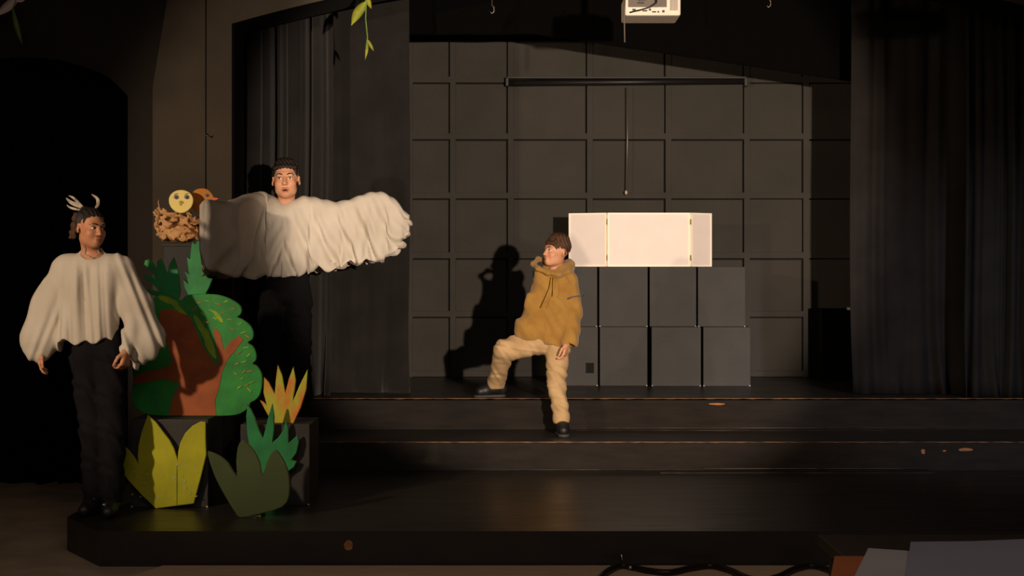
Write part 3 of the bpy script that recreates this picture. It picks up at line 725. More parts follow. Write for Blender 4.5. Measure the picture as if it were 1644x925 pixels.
bm = bmesh.new(); stroke(bm, 332.5, 313.5, 7.5, 6.5, 0, YD-.0025, 0); stroke(bm, 333, 314, 3.5, 3.5, 0, YD-.004, 1); bobj('painted_eye', bm, ['eye_paint', 'iris'], duck)

# hanging leaves
def leaf(bm, a, b, wd, bend=.0, mi=0):
    a = Vector(a); b = Vector(b); n = 10; d = b-a; sd = Vector((d.z, 0, -d.x)).normalized(); L = []; R_ = []; Mi = []
    for i in range(n+1):
        t = i/n; w_ = wd*math.sin(PI*min(1, t*1.02+.0))**.8*(1-.25*t) if 0 < t < 1 else .0008
        c = a+d*t+sd*bend*math.sin(PI*t)+Vector((0, .012*math.sin(PI*t), 0))
        L.append(c+sd*w_); R_.append(c-sd*w_); Mi.append(c+Vector((0, -.004-w_*.15, 0)))
    for off in (0, 1):
        l, m_, r = [[bm.verts.new(p+Vector((0, .002*off, 0))) for p in q] for q in (L, Mi, R_)]
        for i in range(n):
            for p, q in ((l, m_), (m_, r)):
                f = (p[i], p[i+1], q[i+1], q[i]); bm.faces.new(f if off else f[::-1]).material_index = mi
        if off == 0: s0_ = (l, r)
        else: s1_ = (l, r)
    for e in (0, 1):
        for i in range(n): bm.faces.new((s0_[e][i], s0_[e][i+1], s1_[e][i+1], s1_[e][i])).material_index = mi
YG = 9.7
g1 = empty('hanging_vine', (XP(591, YG), YG, 4.4), 'yellow-green leafy vine hanging at the top above the outspread wings', 'garland')
bm = bmesh.new(); tube(bm, [(XP(588, YG), YG, 4.4), at(588, -2, YG), at(587, 30, YG), at(590, 60, YG), at(588, 80, YG)], .004, 6); bobj('stem', bm, 'leaf_green', g1, True)
for (a, b, w_, be) in [((590, 1), (564, 41), .035, .012), ((588, -30), (600, -4), .02, .0), ((589, 62), (600, 82), .012, .0), ((589, 64), (586, 96), .011, -.004), ((586, -10), (596, 14), .02, 0)]:
    bm = bmesh.new(); leaf(bm, at(a[0], a[1], YG), at(b[0], b[1], YG), w_, be); bobj('leaf', bm, 'leaf_lime', g1, True)
g2 = empty('hanging_vine', (XP(24, YG), YG, 4.4), 'vine with a narrow green leaf and a pale leaf hanging in the top left corner', 'garland')
bm = bmesh.new(); tube(bm, [(XP(26, YG), YG, 4.4), at(26, -2, YG), at(21, 14, YG), at(22, 24, YG)], .004, 6); bobj('stem', bm, 'leaf_green', g2, True)
bm = bmesh.new(); leaf(bm, at(20, 12, YG), at(36, 72, YG), .02, .01); bobj('leaf', bm, 'leaf_green', g2, True)
bm = bmesh.new(); leaf(bm, at(30, -6, YG), at(-8, 26, YG), .035, 0); bobj('leaf', bm, 'leaf_pale', g2, True)
bm = bmesh.new(); leaf(bm, at(26, 2, YG), at(40, 0, YG), .01, 0); bobj('leaf', bm, 'leaf_pale', g2, True)

# ------------------------------------------------------------------ foreground: cable on the hall floor, table with papers
o = empty('floor_cable', (XP(1140, 7.4), 7.4, 0), 'black cable snaking on the hall floor in front of the apron', 'cable')
def fl(px, py, dz=.029):
    Y = (CH-dz)*F/(py-HZ); return Vector((XP(px, Y), Y, dz))
cp = [(930, 960), (962, 928), (985, 912), (1005, 908.5), (1040, 916), (1075, 919), (1105, 913), (1140, 908.5), (1170, 915), (1195, 926), (1220, 932), (1250, 926), (1275, 914), (1302, 908.5), (1330, 915), (1350, 930), (1370, 960)]
cc = [fl(p[0], p[1]) for p in catmull(cp, 5, False)]
cc = [Vector((c.x, min(c.y, YA-.02), c.z)) for c in cc]
bm = bmesh.new(); tube(bm, cc, .015, 10); bobj('cord', bm, 'cable_black', o, True)
for (px, py) in ((1003, 907), (1012, 911), (1140, 907), (1302, 907)):
    c = fl(px, py, .034); c.y = min(c.y, YA-.02); bm = bmesh.new(); ellip(bm, c, (.009, .008, .008), seg=10); bobj('clip', bm, 'silver', o, True)
bm = bmesh.new(); c = fl(1002, 907, .036); c.y = YA-.02; tube(bm, [c, c+Vector((-.006, 0, .03))], .004, 6); bobj('cable_tie', bm, 'silver', o)

TZ = .75
o = empty('table', (1.55, 3.75, 0), 'dark wooden table at the lower right edge covered with loose papers', 'table')
bm = bmesh.new(); bx(bm, .86, 2.3, 3.35, 4.2, TZ-.03, TZ, bevel=.004); bobj('tabletop', bm, 'table_wood', o)
for (x, y) in ((.91, 3.4), (2.25, 3.4), (.91, 4.15), (2.25, 4.15)):
    bm = bmesh.new(); bx(bm, x-.025, x+.025, y-.025, y+.025, 0, TZ-.03, bevel=.004); bobj('leg', bm, 'table_wood', o)
bm = bmesh.new(); bx(bm, .93, 2.23, 4.135, 4.155, TZ-.11, TZ-.03); bobj('apron_rail', bm, 'table_wood', o)
bm = bmesh.new(); bx(bm, .93, 2.23, 3.395, 3.415, TZ-.11, TZ-.03); bobj('apron_rail', bm, 'table_wood', o)
def flat(name, pxs, z, th, m, label, cat):
    bm = bmesh.new(); ps = []
    for (px, py) in pxs:
        Y = (CH-z-th)*F/(py-HZ); ps.append((XP(px, Y), Y))
    a = [bm.verts.new((p[0], p[1], z)) for p in ps]; b = [bm.verts.new((p[0], p[1], z+th)) for p in ps]
    bm.faces.new(a[::-1]); bm.faces.new(b)
    for i in range(len(ps)): bm.faces.new((a[i], a[(i+1) % len(ps)], b[(i+1) % len(ps)], b[i]))
    setp(bobj(name, bm, m, None, False, (sum(p[0] for p in ps)/len(ps), sum(p[1] for p in ps)/len(ps), z)), label, cat)
flat('cardboard_folder', [(1340, 893), (1412, 893), (1420, 945), (1330, 945)], TZ+.0005, .003, 'orange_card', 'orange-brown cardboard folder on the table, left of the papers', 'folder')
flat('paper_sheet', [(1394, 880), (1480, 886), (1500, 945), (1362, 945)], TZ+.004, .002, 'paper', 'pale grey paper sheet on the table between the orange folder and the bigger paper', 'paper')
flat('paper_sheet', [(1462, 870), (1560, 869), (1660, 865), (1680, 940), (1452, 945)], TZ+.007, .012, 'paper_blue', 'large bluish-grey stack of paper at the lower right corner on the table', 'paper')

# ================================================================== PEOPLE
def rotm(yaw, pitch=0, roll=0):
    return Matrix.Rotation(math.radians(yaw), 3, 'Z') @ Matrix.Rotation(-math.radians(pitch), 3, 'X') @ Matrix.Rotation(math.radians(roll), 3, 'Y')
class Head:
    def __init__(s, c, R, sc=1.0): s.c = Vector(c); s.R = R; s.s = sc
    def p(s, x, y, z): return s.c+s.R @ Vector((x, y, z))*s.s
    def build(s, f, neck_to, neck_r=.05, open_mouth=False):
        S = s.s; P = s.p; R = s.R
        f.ell(P(0, .018, .034), (.073*S, .092*S, .080*S), .01, R=R)
        f.ell(P(0, -.028, -.040), (.056*S, .056*S, .066*S), .04, R=R)
        f.ell(P(0, -.055, -.088), (.026*S, .024*S, .020*S), .03, R=R)
        for e in (-1, 1):
            f.ell(P(.036*e, -.012, -.062), (.022*S, .040*S, .026*S), .03, R=R)
            f.ell(P(.036*e, -.056, -.028), (.022*S, .022*S, .022*S), .025, R=R)
        f.cone(P(-.036, -.070, .024), P(.036, -.070, .024), .012*S, .012*S, .02)
        for e in (-1, 1):
            f.ell(P(.031*e, -.098, .0), (.019*S, .018*S, .013*S), .014, 'sub', R=R)
        f.cone(P(0, -.082, .006), P(0, -.100, -.030), .008*S, .0115*S, .012)
        for e in (-1, 1): f.ell(P(.010*e, -.092, -.034), (.008*S, .009*S, .007*S), .006, R=R)
        f.cone(P(-.012, -.082, -.058), P(.012, -.082, -.058), .007*S, .007*S, .008)
        f.cone(P(-.010, -.080, -.074), P(.010, -.080, -.074), .0075*S, .0075*S, .008)
        for e in (-1, 1):
            Re = R @ Matrix.Rotation(e*.35, 3, 'Z')
            f.ell(P(.076*e, .014, -.006), (.007*S, .017*S, .029*S), .006, R=Re)
            f.ell(P(.080*e, .008, -.002), (.005*S, .009*S, .015*S), .004, 'sub', R=Re)
        f.cone(P(0, .022, -.060), neck_to, neck_r*S, neck_r*1.08, .025)
    def face(s, parent, eye_look=(0, 0), brow='hair_black', mouth=0., skin='skin', lips='lip'):
        S = s.s; P = s.p
        for e in (-1, 1):
            bm = bmesh.new(); ellip(bm, P(.031*e, -.0735, .001), (.0125*S, .0090*S, .0066*S), 0, 16, s.R)
            ellip(bm, P(.031*e+eye_look[0], -.0812, .001+eye_look[1]), (.0056*S, .003*S, .0056*S), 1, 12, s.R)
            bobj('eye', bm, ['eye_white', 'iris'], parent, True)
            bm = bmesh.new(); tube(bm, [P(.016*e, -.0805, .004), P(.022*e, -.0825, .0085), P(.034*e, -.0815, .0090), P(.044*e, -.075, .003)], [.0008*S, .0016*S, .0016*S, .0008*S], 6)
            bobj('eyelid', bm, brow, parent, True)
            bm = bmesh.new(); tube(bm, [P(.013*e, -.0875, .021), P(.026*e, -.0875, .027), P(.040*e, -.080, .027), P(.052*e, -.068, .020)], [.003*S, .0038*S, .003*S, .0015*S], 6)
            bobj('eyebrow', bm, brow, parent, True)
        if mouth:
            bm = bmesh.new(); ellip(bm, P(0, -.0845, -.067), (.015*S, .006*S, mouth*S), 0, 14, s.R); bobj('mouth', bm, 'mouth_dark', parent, True)
        up = mouth*.8; 
        bm = bmesh.new(); tube(bm, [P(-.021, -.078, -.066), P(-.010, -.0885, -.0605+up), P(0, -.0895, -.0615+up), P(.010, -.0885, -.0605+up), P(.021, -.078, -.066)], [.001, .0034*S, .0032*S, .0034*S, .001], 8)
        tube(bm, [P(-.021, -.078, -.066), P(-.009, -.087, -.0705-up), P(.009, -.087, -.0705-up), P(.021, -.078, -.066)], [.001, .0042*S, .0042*S, .001], 8)
        bobj('lips', bm, lips, parent, True)
def hand(f, wrist, dirv, palm_n, side, curl=.5, L=.17, k=.006):
    """palm and five fingers; dirv points along the fingers, palm_n out of the palm, side = thumb side vector"""
    d = Vector(dirv).normalized(); n = Vector(palm_n); n = (n-d*n.dot(d)).normalized(); t = Vector(side); t = (t-d*t.dot(d)-n*t.dot(n)).normalized()
    w_ = Vector(wrist); u = L/.18
    for q in (-.027, -.009, .009, .026): f.cone(w_+d*.01*u+t*q*.6*u, w_+d*.085*u+t*q*u, .015*u, .0125*u, .012)
    for i, (q, ln) in enumerate(((.030, .068), (.010, .077), (-.010, .071), (-.029, .056))):
        p = w_+d*.085*u+t*q*u; a = 0; rr = .0088*u
        for sgi, fr in enumerate((.45, .32, .23)):
            a += curl*(.7 if sgi == 0 else 1.0)+i*.04
            v = d*math.cos(a)+n*math.sin(a)+t*(q*1.2); p2 = p+v.normalized()*ln*fr*u; f.cone(p, p2, rr, rr*.92, .003); p = p2; rr *= .93
    p = w_+d*.02*u+t*.025*u
    p2 = p+(d*.7+t*.65+n*.3).normalized()*.042*u; p3 = p2+(d*.95+t*.15+n*.35*curl).normalized()*.032*u; p4 = p3+(d*.95-t*.1+n*.5*curl).normalized()*.026*u
    f.cone(p, p2, .014*u, .0115*u, .01); f.cone(p2, p3, .0105*u, .010*u, .004); f.cone(p3, p4, .0098*u, .0085*u, .003)
def shoe(f, ankle, toe, zsole, up=.085, wd=.042):
    a = Vector(ankle); t = Vector(toe); heel = a-(Vector((t.x-a.x, t.y-a.y, 0)).normalized())*.045
    d = Vector((t.x-heel.x, t.y-heel.y, 0)).normalized()
    f.cone((heel.x, heel.y, zsole+.042), (a.x, a.y, zsole+.06), wd*.86, wd*.9, .02)
    f.cone((a.x, a.y, zsole+.06), (a.x, a.y, zsole+up+.02), wd*.95, wd*.95, .02)
    m = Vector((a.x, a.y, 0))+d*.08
    f.cone((a.x, a.y, zsole+.058), (m.x, m.y, zsole+.04), wd*.95, wd*.92, .02)
    f.cone((m.x, m.y, zsole+.038), (t.x-d.x*.03, t.y-d.y*.03, zsole+.032), wd*.95, wd*.78, .02)
    s_ = Vector((0, 0, 0))
    def cutf(X, Y, Z): return (zsole-Z)
    f.cut(cutf)
def wr(amp, fx, fy, fz, ph=0):
    def g(X, Y, Z, t=0): return amp*np.sin(fx*X+fy*Y+fz*Z+ph+1.3*np.sin(fz*.45*Z+fx*.3*X+ph))
    return g
def sumf(*fs):
    def g(X, Y, Z, t=0): return sum(f_(X, Y, Z, t) for f_ in fs)
    return g
def bounds(pts, m):
    a = np.array([tuple(p) for p in pts]); return a.min(0)-m, a.max(0)+m

def hair_field(H, lo_ext=.14, base=(.081, .100, .088), cz=.043, cy=.024):
    c = H.c; f = Field(np.array(c)-.17, np.array(c)+.17, .003)
    S = H.s; f.ell(H.p(0, cy, cz), tuple(b*S for b in base), .01, R=H.R); return f

# ---------------------------------------------------------------- A: braided performer at left
YB = 8.06
G = empty('person', at(160, 824, YB), 'person at far left in loose white batwing blouse, black trousers and feathers in braided hair', 'person')
hd = Head(at(146, 367, YB-.02), rotm(47, -2, 3), .93)
A_ = lambda px, py, dy=0: at(px, py, YB+dy)
f = Field(*[x for x in (np.array((-2.66, YB-.34, ZA)), np.array((-1.86, YB+.3, 1.90)))], .005)
hd.build(f, A_(148, 416, .03), .047)
f.cone(A_(148, 430, .02), A_(152, 480, .0), .088, .095, .03, flat=.75); f.cone(A_(152, 480), A_(156, 525), .088, .080, .03, flat=.75); f.cone(A_(156, 530), A_(158, 560), .085, .095, .03, flat=.8)
f.cone(A_(112, 424, .01), A_(186, 424, .01), .045, .045, .04)
for (sh, el, wri) in (((106, 424, .01), (84, 502, .02), (66, 560, -.02)), ((192, 424, .01), (216, 502, 0), (204, 562, -.10))):
    f.cone(A_(*sh), A_(*el), .044, .035, .02); f.cone(A_(*el), A_(*wri), .035, .024, .01)
hand(f, A_(66, 560, -.02), (-.05, 0, -1), (1, .2, 0), (0, -1, 0), .35, .165)
hand(f, A_(204, 562, -.10), (-.15, -.1, -1), (-.9, .4, 0), (-.3, -1, 0), .9, .165)
for (hp, kn, an) in (((140, 568, 0), (149, 690, -.01), (152, 798, .0)), ((176, 568, 0), (181, 690, -.03), (180, 806, -.06))):
    f.cone(A_(*hp), A_(*kn), .075, .052, .03); f.cone(A_(*kn), A_(*an), .05, .034, .02); 
    f.cone(A_(*an), Vector((A_(*an).x, A_(*an).y-.1, ZA+.04)), .03, .024, .02)
sobj('body', f, 'skin_dark', G); hd.face(G, (.003, 0), 'hair_black', skin='skin_dark')
# hair: scraped back tight with cornrow ridges
fh = hair_field(hd, base=(.077, .097, .084), cz=.040, cy=.024)
def corn(X, Y, Z):
    Rt = np.array(hd.R.transposed()); c = hd.c
    p = [Rt[i][0]*(X-c.x)+Rt[i][1]*(Y-c.y)+Rt[i][2]*(Z-c.z) for i in range(3)]
    return .0022*np.sin(p[0]*330)+0*p[1]
fh.warp(corn)
def hairline(H, front_z, side_slope=1.0, back=-.06):
    Rt = np.array(H.R.transposed()); c = H.c
    def g(X, Y, Z):
        p = [Rt[i][0]*(X-c.x)+Rt[i][1]*(Y-c.y)+Rt[i][2]*(Z-c.z) for i in range(3)]
        y = p[1]/H.s; z = p[2]/H.s; x = p[0]/H.s
        line = np.where(y < -.02, front_z-np.abs(x)*.15-np.maximum(np.abs(x)-.046, 0)*1.7, np.where(y < .012, front_z+(back*.2-front_z)*(y+.02)/.032*side_slope, back))
        line = np.where((y > -.004) & (y < .034) & (np.abs(x) > .04), np.maximum(line, .022), line)+.003*np.sin(X*300+Z*90)
        return line-z
    return g
fh.cut(hairline(hd, .070)); sobj('hair', fh, 'hair_black', G)
for k in range(3):
    bm = bmesh.new(); pts = []; xo = -.035+.02*k
    for i in range(13):
        a = i/12; pts.append(hd.p(-.060-.014*k*.3+.006*math.sin(i*1.9), .045+.035*a+.012*k, .085-.15*a))
    tube(bm, pts, [.0075+.003*(i % 2) for i in range(13)], 8); bobj('braid', bm, 'hair_brown', G, True)
bm = bmesh.new(); ellip(bm, hd.p(0, .075, .105), (.028, .028, .024)); bobj('hair_bun', bm, 'hair_black', G, True)
for pts_, wd in ((((137, 336), (125, 330), (114, 325), (106, 318)), .018), (((133, 338), (122, 336), (112, 333), (107, 329)), .010), (((152, 336), (157, 328), (156, 319), (147, 312)), .016), (((136, 335), (126, 326), (118, 318), (110, 314)), .012)):
    bm = bmesh.new(); P_ = [at(a, b, YB+.02+.01*i) for i, (a, b) in enumerate(catmull(pts_, 4, False))]; n = len(P_)
    L, R_ = [], []
    for i, p_ in enumerate(P_):
        t = i/(n-1); d = P_[min(i+1, n-1)]-P_[max(i-1, 0)]; sd = Vector((d.z, 0, -d.x)).normalized(); w_ = wd*(.15+.85*math.sin(PI*min(1, t*.9+.08)))*.6
        L.append(p_+sd*w_); R_.append(p_-sd*w_)
    for o_ in (0, .003):
        l = [bm.verts.new(q+Vector((0, o_, 0))) for q in L]; c_ = [bm.verts.new(q+Vector((0, o_-.004, 0))) for q in P_]; r = [bm.verts.new(q+Vector((0, o_, 0))) for q in R_]
        for i in range(n-1): bm.faces.new((l[i], c_[i], c_[i+1], l[i+1])); bm.faces.new((c_[i], r[i], r[i+1], c_[i+1]))
    bobj('feather', bm, 'feather', G, True)
# blouse
f = Field(np.array((-2.78, YB-.26, at(0, 605, YB).z)), np.array((-1.78, YB+.26, at(0, 398, YB).z)), .005)
fold1 = sumf(wr(.006, 100, 20, 6, 1.), wr(.007, 47, 10, -9, 2.), wr(.0015, 220, 0, 10, 0))
f.cone(A_(118, 428, .01), A_(176, 428, .01), .070, .070, .05, flat=.95)
f.cone(A_(104, 430, .01), A_(118, 450), .058, .06, .04); f.cone(A_(194, 430, .01), A_(180, 450), .058, .06, .04)
f.cone(A_(148, 425, .01), A_(148, 408, .02), .085, .062, .03, flat=.9)
f.cone(A_(128, 450), A_(125, 545), .090, .112, .05, flat=.95, fold=fold1); f.cone(A_(166, 450), A_(162, 545), .090, .102, .05, flat=.95, fold=fold1)
foldL = sumf(wr(.004, 95, 30, -33, 0.), wr(.006, 45, 20, -12, 1.)); foldR = sumf(wr(.006, 100, 30, 36, 0.5), wr(.006, 50, 20, 16, 1.))
f.cone(A_(102, 432, .01), A_(80, 490, .01), .068, .088, .04, flat=.8, fold=foldL); f.cone(A_(80, 490, .01), A_(65, 545, 0), .088, .098, .04, flat=.8, fold=foldL); f.cone(A_(65, 545, 0), A_(60, 565, -.02), .098, .062, .03, flat=.8, fold=foldL)
f.cone(A_(98, 470, .02), A_(92, 545, .02), .06, .05, .05, flat=.6, fold=foldL)
f.cone(A_(194, 432, .01), A_(216, 490, .0), .068, .086, .04, flat=.8, fold=foldR); f.cone(A_(216, 490, .0), A_(234, 545, -.01), .086, .100, .04, flat=.8, fold=foldR); f.cone(A_(234, 545, -.01), A_(226, 562, -.02), .096, .075, .03, flat=.7, fold=foldR)
f.cone(A_(212, 520, -.05), A_(205, 560, -.09), .045, .034, .03, fold=foldR); f.cone(A_(228, 565, 0), A_(218, 588, 0), .045, .026, .03, flat=.5, fold=foldR)
hz = at(0, 548, YB).z
def hem(X, Y, Z):
    sc_ = hz+.012*np.sin(X*60)+.008*np.sin(X*23+1)
    m = (X > at(97, 0, YB).x) & (X < at(194, 0, YB).x)
    return np.where(m, sc_-Z, -1.0)
f.cut(hem)
# neck opening and hollow underside
f.cone(A_(148, 412, -.01), A_(148, 395, -.02), .052, .075, .01, 'sub', flat=.9)
f.cone(A_(146, 552, .0), A_(146, 545, .0), .10, .09, .01, 'sub', flat=.8)
sobj('blouse', f, 'white_cloth', G, 2)
bm = bmesh.new(); tube(bm, [hd.p(-.045, -.01, -.100), A_(136, 408, -.035), A_(148, 414, -.065), A_(160, 408, -.04), hd.p(.045, .0, -.105)], .003, 6); bobj('neck_cord', bm, 'feather', G, True)
f = Field(np.array((-2.62, YB-.22, ZA+.04)), np.array((-1.92, YB+.2, at(0, 520, YB).z)), .005)
wf = sumf(wr(.004, 30, 40, 70, 0), wr(.003, 90, 0, 40, 2))
f.cone(A_(150, 540, 0), A_(166, 540, 0), .09, .09, .03, flat=.8); f.cone(A_(146, 560), A_(172, 560), .095, .095, .03, flat=.85)
for (hp, kn, an) in (((139, 574, 0), (149, 690, -.01), (152, 806, .0)), ((177, 574, 0), (181, 690, -.03), (180, 812, -.06))):
    f.cone(A_(*hp), A_(*kn), .088, .070, .02, fold=wf); f.cone(A_(*kn), A_(*an), .068, .060, .02, fold=wf)
f.cut(lambda X, Y, Z: (ZA+.07)-Z+0*X)
sobj('trousers', f, 'black_trousers', G)
for (px, dy, tx) in ((152, 0, -.02), (180, -.06, .02)):
    a = A_(px, 805, dy); f = Field((a.x-.12, a.y-.24, ZA-.02), (a.x+.12, a.y+.12, ZA+.2), .004)
    shoe(f, a, (a.x+tx, a.y-.17, 0), ZA+.004); so = sobj('shoe', f, 'shoe_black', G)
    if dy:
        bm = bmesh.new(); ellip(bm, (a.x-.012, a.y-.11, ZA+.072), (.012, .014, .006)); bobj('shoe_glint', bm, 'silver', so, True)  # bright bead added as the highlight on the shoe

# ---------------------------------------------------------------- B: winged performer
YB = 9.86
T = empty('person', at(458, 707, YB), 'person behind the painted tree spreading a white winged cape, mouth open, short dark hair', 'person')
hd = Head(at(459, 289, YB-.05), rotm(4, 3, -2), 1.13)
f = Field(np.array((-2.1, 9.0, Z1)), np.array((-.62, YB+.3, 2.26)), .0055)
hd.build(f, A_(460, 332, .02), .05)
A_ = lambda px, py, dy=0: at(px, py, YB+dy)
f.cone(A_(459, 356, .03), A_(460, 395), .105, .10, .04, flat=.7); f.cone(A_(460, 395), A_(458, 440), .10, .09, .03, flat=.7); f.cone(A_(458, 450), A_(457, 470), .09, .10, .03, flat=.7)
f.cone(A_(426, 345, .02), A_(494, 345, .02), .05, .05, .04)
f.cone(A_(422, 340, .01), A_(385, 343, -.25), .055, .042, .02); f.cone(A_(385, 343, -.25), A_(348, 342, -.50), .040, .028, .02)
hand(f, A_(348, 342, -.50), (-.3, -1, -.05), (0, 0, -1), (1, -.3, 0), .3, .17)
f.cone(A_(498, 342, .01), A_(555, 342, -.02), .048, .036, .02); f.cone(A_(555, 342, -.02), A_(600, 334, -.05), .036, .026, .02)
hand(f, A_(596, 338, -.045), (1, 0, -.05), (0, 1, 0), (0, 0, 1), .3, .16)
for (hp, kn, an) in (((440, 480, 0), (434, 590, -.02), (432, 690, .02)), ((476, 480, 0), (480, 590, -.02), (482, 690, 0))):
    f.cone(A_(*hp), A_(*kn), .085, .058, .03); f.cone(A_(*kn), A_(*an), .055, .036, .02); a = A_(*an); f.cone(a, Vector((a.x, a.y-.07, Z1+.045)), .03, .024, .02)
sobj('body', f, 'skin', T); hd.face(T, (-.001, 0), 'hair_black', mouth=.0065)
fh = hair_field(hd, base=(.082, .101, .087), cz=.044, cy=.022)
rh = random.Random(5)
fh.cone(hd.p(-.025, -.02, .098), hd.p(.03, -.024, .096), .022, .020, .04)
for q in range(17):
    x = -.058+.116*q/16; fh.cone(hd.p(x, -.056-.012*(1-(x/.06)**2), .062+.010*(1-(x/.06)**2)), hd.p(x*.85+.018, -.022+rh.uniform(-.008, .008), .106-.5*abs(x)**1.4+rh.uniform(-.004, .010)), .010, .006, .008)
fh.warp(lambda X, Y, Z: .002*np.sin(X*260+Y*60+20*np.sin(Z*14)))
fh.cut(hairline(hd, .062, 1.0, -.055)); sobj('hair', fh, 'hair_black', T)
# trousers and shoes
f = Field(np.array((-1.85, YB-.22, Z1+.05)), np.array((-1.15, YB+.24, at(0, 432, YB).z)), .0055)
f.cone(A_(448, 452, 0), A_(468, 452, 0), .12, .12, .03, flat=.75); f.cone(A_(444, 474), A_(472, 474), .115, .115, .03, flat=.8)
for (hp, kn, an) in (((439, 488, 0), (434, 590, -.02), (432, 690, .02)), ((477, 488, 0), (480, 590, -.02), (482, 690, 0))):
    f.cone(A_(*hp), A_(*kn), .098, .078, .02, fold=wf); f.cone(A_(*kn), A_(*an), .076, .066, .02, fold=wf)
sobj('trousers', f, 'black_trousers', T)
for (px, dy, tx) in ((432, .02, -.03), (482, 0, .03)):
    a = A_(px, 690, dy+.06); f = Field((a.x-.12, a.y-.24, Z1-.02), (a.x+.12, a.y+.12, Z1+.2), .004)
    shoe(f, a, (a.x+tx, a.y-.12, 0), Z1+.004); sobj('shoe', f, 'shoe_black', T)
# winged cape
cols = [ # px, top, hem, depth offset, half thickness
 (321, 330, 398, -.87, .010), (327, 324, 418, -.86, .016), (335, 322, 430, -.83, .02), (346, 323, 437, -.66, .04), (358, 324, 439, -.48, .065), (372, 322, 441, -.38, .07), (386, 317, 442, -.25, .08), (400, 312, 442, -.12, .10), (414, 309, 443, -.03, .13),
 (428, 310, 442, .0, .15), (442, 318, 443, .0, .155), (459, 325, 444, .0, .155), (476, 319, 443, .0, .15), (490, 315, 441, .0, .14), (503, 317, 432, .0, .12), (518, 320, 427, -.01, .10), (535, 324, 430, -.02, .085), (550, 323, 424, -.02, .08), (566, 319, 418, -.03, .075),
 (582, 313, 419, -.04, .075), (598, 309, 414, -.05, .07), (612, 309, 415, -.06, .065), (626, 315, 407, -.06, .06), (638, 325, 396, -.07, .05), (648, 338, 382, -.07, .035), (657, 347, 368, -.07, .012)]
C = np.array(cols, float); n = len(C); NU = 330; NV = 46
uu = np.linspace(0, n-1, NU)
def ip(col): 
    v = np.array([catmull([(i, x) for i, x in enumerate(C[:, col])], 12, False)])[0]; return np.interp(uu, v[:, 0], v[:, 1])
cpx, ctop, chem, cdy, cth = [ip(i) for i in range(5)]
ctop[1:-1] += 0; Pc = np.stack([(cpx-822)*(YB+cdy)/F, YB+cdy], 1)
tg = np.gradient(Pc, axis=0); tg /= np.linalg.norm(tg, axis=1)[:, None]; nr = np.stack([tg[:, 1], -tg[:, 0]], 1)   # towards camera
arc = np.concatenate([[0], np.cumsum(np.linalg.norm(np.diff(Pc, axis=0), axis=1))])
verts = []
rs = np.random.RandomState(3); phs = rs.uniform(0, 6.28, 8)
for i in range(NU):
    Y0 = Pc[i, 1]; zt = CH+(HZ-ctop[i])*Y0/F; zh = CH+(HZ-chem[i])*Y0/F
    s_ = (cpx[i]-320)*.00415; scal = .026*abs(math.sin(s_*PI/.105+.4)); zh -= scal*(1 if C[0, 0] else 0)
    if 500 > cpx[i] > 400: zh += scal*.8
    for j in range(NV+1):
        t = -1+2*j/NV; a = abs(t); sgn = -1 if t < 0 else 1
        g = 1-math.cos(min(1, a*1.0)*PI/2) if a < .25 else None
        # rounded over the arm then falling
        r0 = max(.05*min(1, cth[i]/.06), cth[i]*.66)
        q = a*(1+.0)
        if q < .22:
            ang = q/.22*PI/2; z = zt-r0*(1-math.cos(ang)); off = r0*math.sin(ang)
        else:
            v = (q-.22)/.78; z = zt-r0-(zt-r0-zh)*v; off = r0+(cth[i]-r0*.6)*v**.8
        v = max(0, (q-.12)/.88)
        # drapery: swags radiating from the shoulders, plus vertical flutes
        sx = Pc[i, 0]+1.49
        q1 = math.sin(s_*24+phs[0]-v*5.5*np.sign(sx)); q2 = math.sin(s_*13+v*4*np.sign(sx)+phs[2]); q3 = math.sin(s_*47+phs[1]-v*9*np.sign(sx))
        fld = .030*(1-1.6*abs(q1)**1.5)*.8 + .022*q2 + .015*(1-2*abs(q3)) + .004*math.sin(s_*90+phs[3]+v*3)
        fld *= v**.7*min(1, cth[i]/.06)*1.0
        off += fld if sgn < 0 else -fld
        if i in (0, NU-1): off *= .2
        verts.append((Pc[i, 0]+nr[i, 0]*off*(-sgn), Y0+nr[i, 1]*off*(-sgn), z+.004*math.sin(s_*70+j)))
faces = []
W_ = NV+1
for i in range(NU-1):
    for j in range(NV): faces.append((i*W_+j, i*W_+j+1, (i+1)*W_+j+1, (i+1)*W_+j))
me = bpy.data.meshes.new('winged_cape'); me.from_pydata(verts, [], faces); me.update()
cape = mesh_obj('winged_cape', me, 'white_cloth', T, True)
md = cape.modifiers.new('thickness', 'SOLIDIFY'); md.thickness = .003
# torn scalloped feather flaps along the outer wing edge
for k, (px, py, wp, hp, a) in enumerate([(648, 372, 24, 13, .5), (640, 392, 26, 15, .2), (622, 403, 26, 18, -.1), (598, 413, 24, 18, 0), (572, 418, 24, 16, 0), (655, 356, 18, 9, .7), (545, 425, 26, 16, 0), (521, 422, 26, 14, 0)]):
    bm = bmesh.new(); Yf = YB-.085-.01*(k % 3); seg = 20
    c0 = bm.verts.new(at(px, py-2, Yf-.02)); ring = []
    for q in range(seg):
        an = 2*PI*q/seg; x = math.cos(an)*wp/2; y = math.sin(an)*hp/2*(1+.12*math.sin(3*an+k))
        ring.append(bm.verts.new(at(px+x*math.cos(a)-y*math.sin(a), py+x*math.sin(a)+y*math.cos(a), Yf+.012*math.sin(an*2+k)+.01)))
    bk = [bm.verts.new(v.co+Vector((0, .006, 0))) for v in ring]; cb = bm.verts.new(c0.co+Vector((0, .006, 0)))
    for q in range(seg):
        bm.faces.new((c0, ring[q], ring[(q+1) % seg])); bm.faces.new((cb, bk[(q+1) % seg], bk[q])); bm.faces.new((ring[q], bk[q], bk[(q+1) % seg], ring[(q+1) % seg]))
    bobj('cape_flap', bm, 'sheer_cloth', T, True)

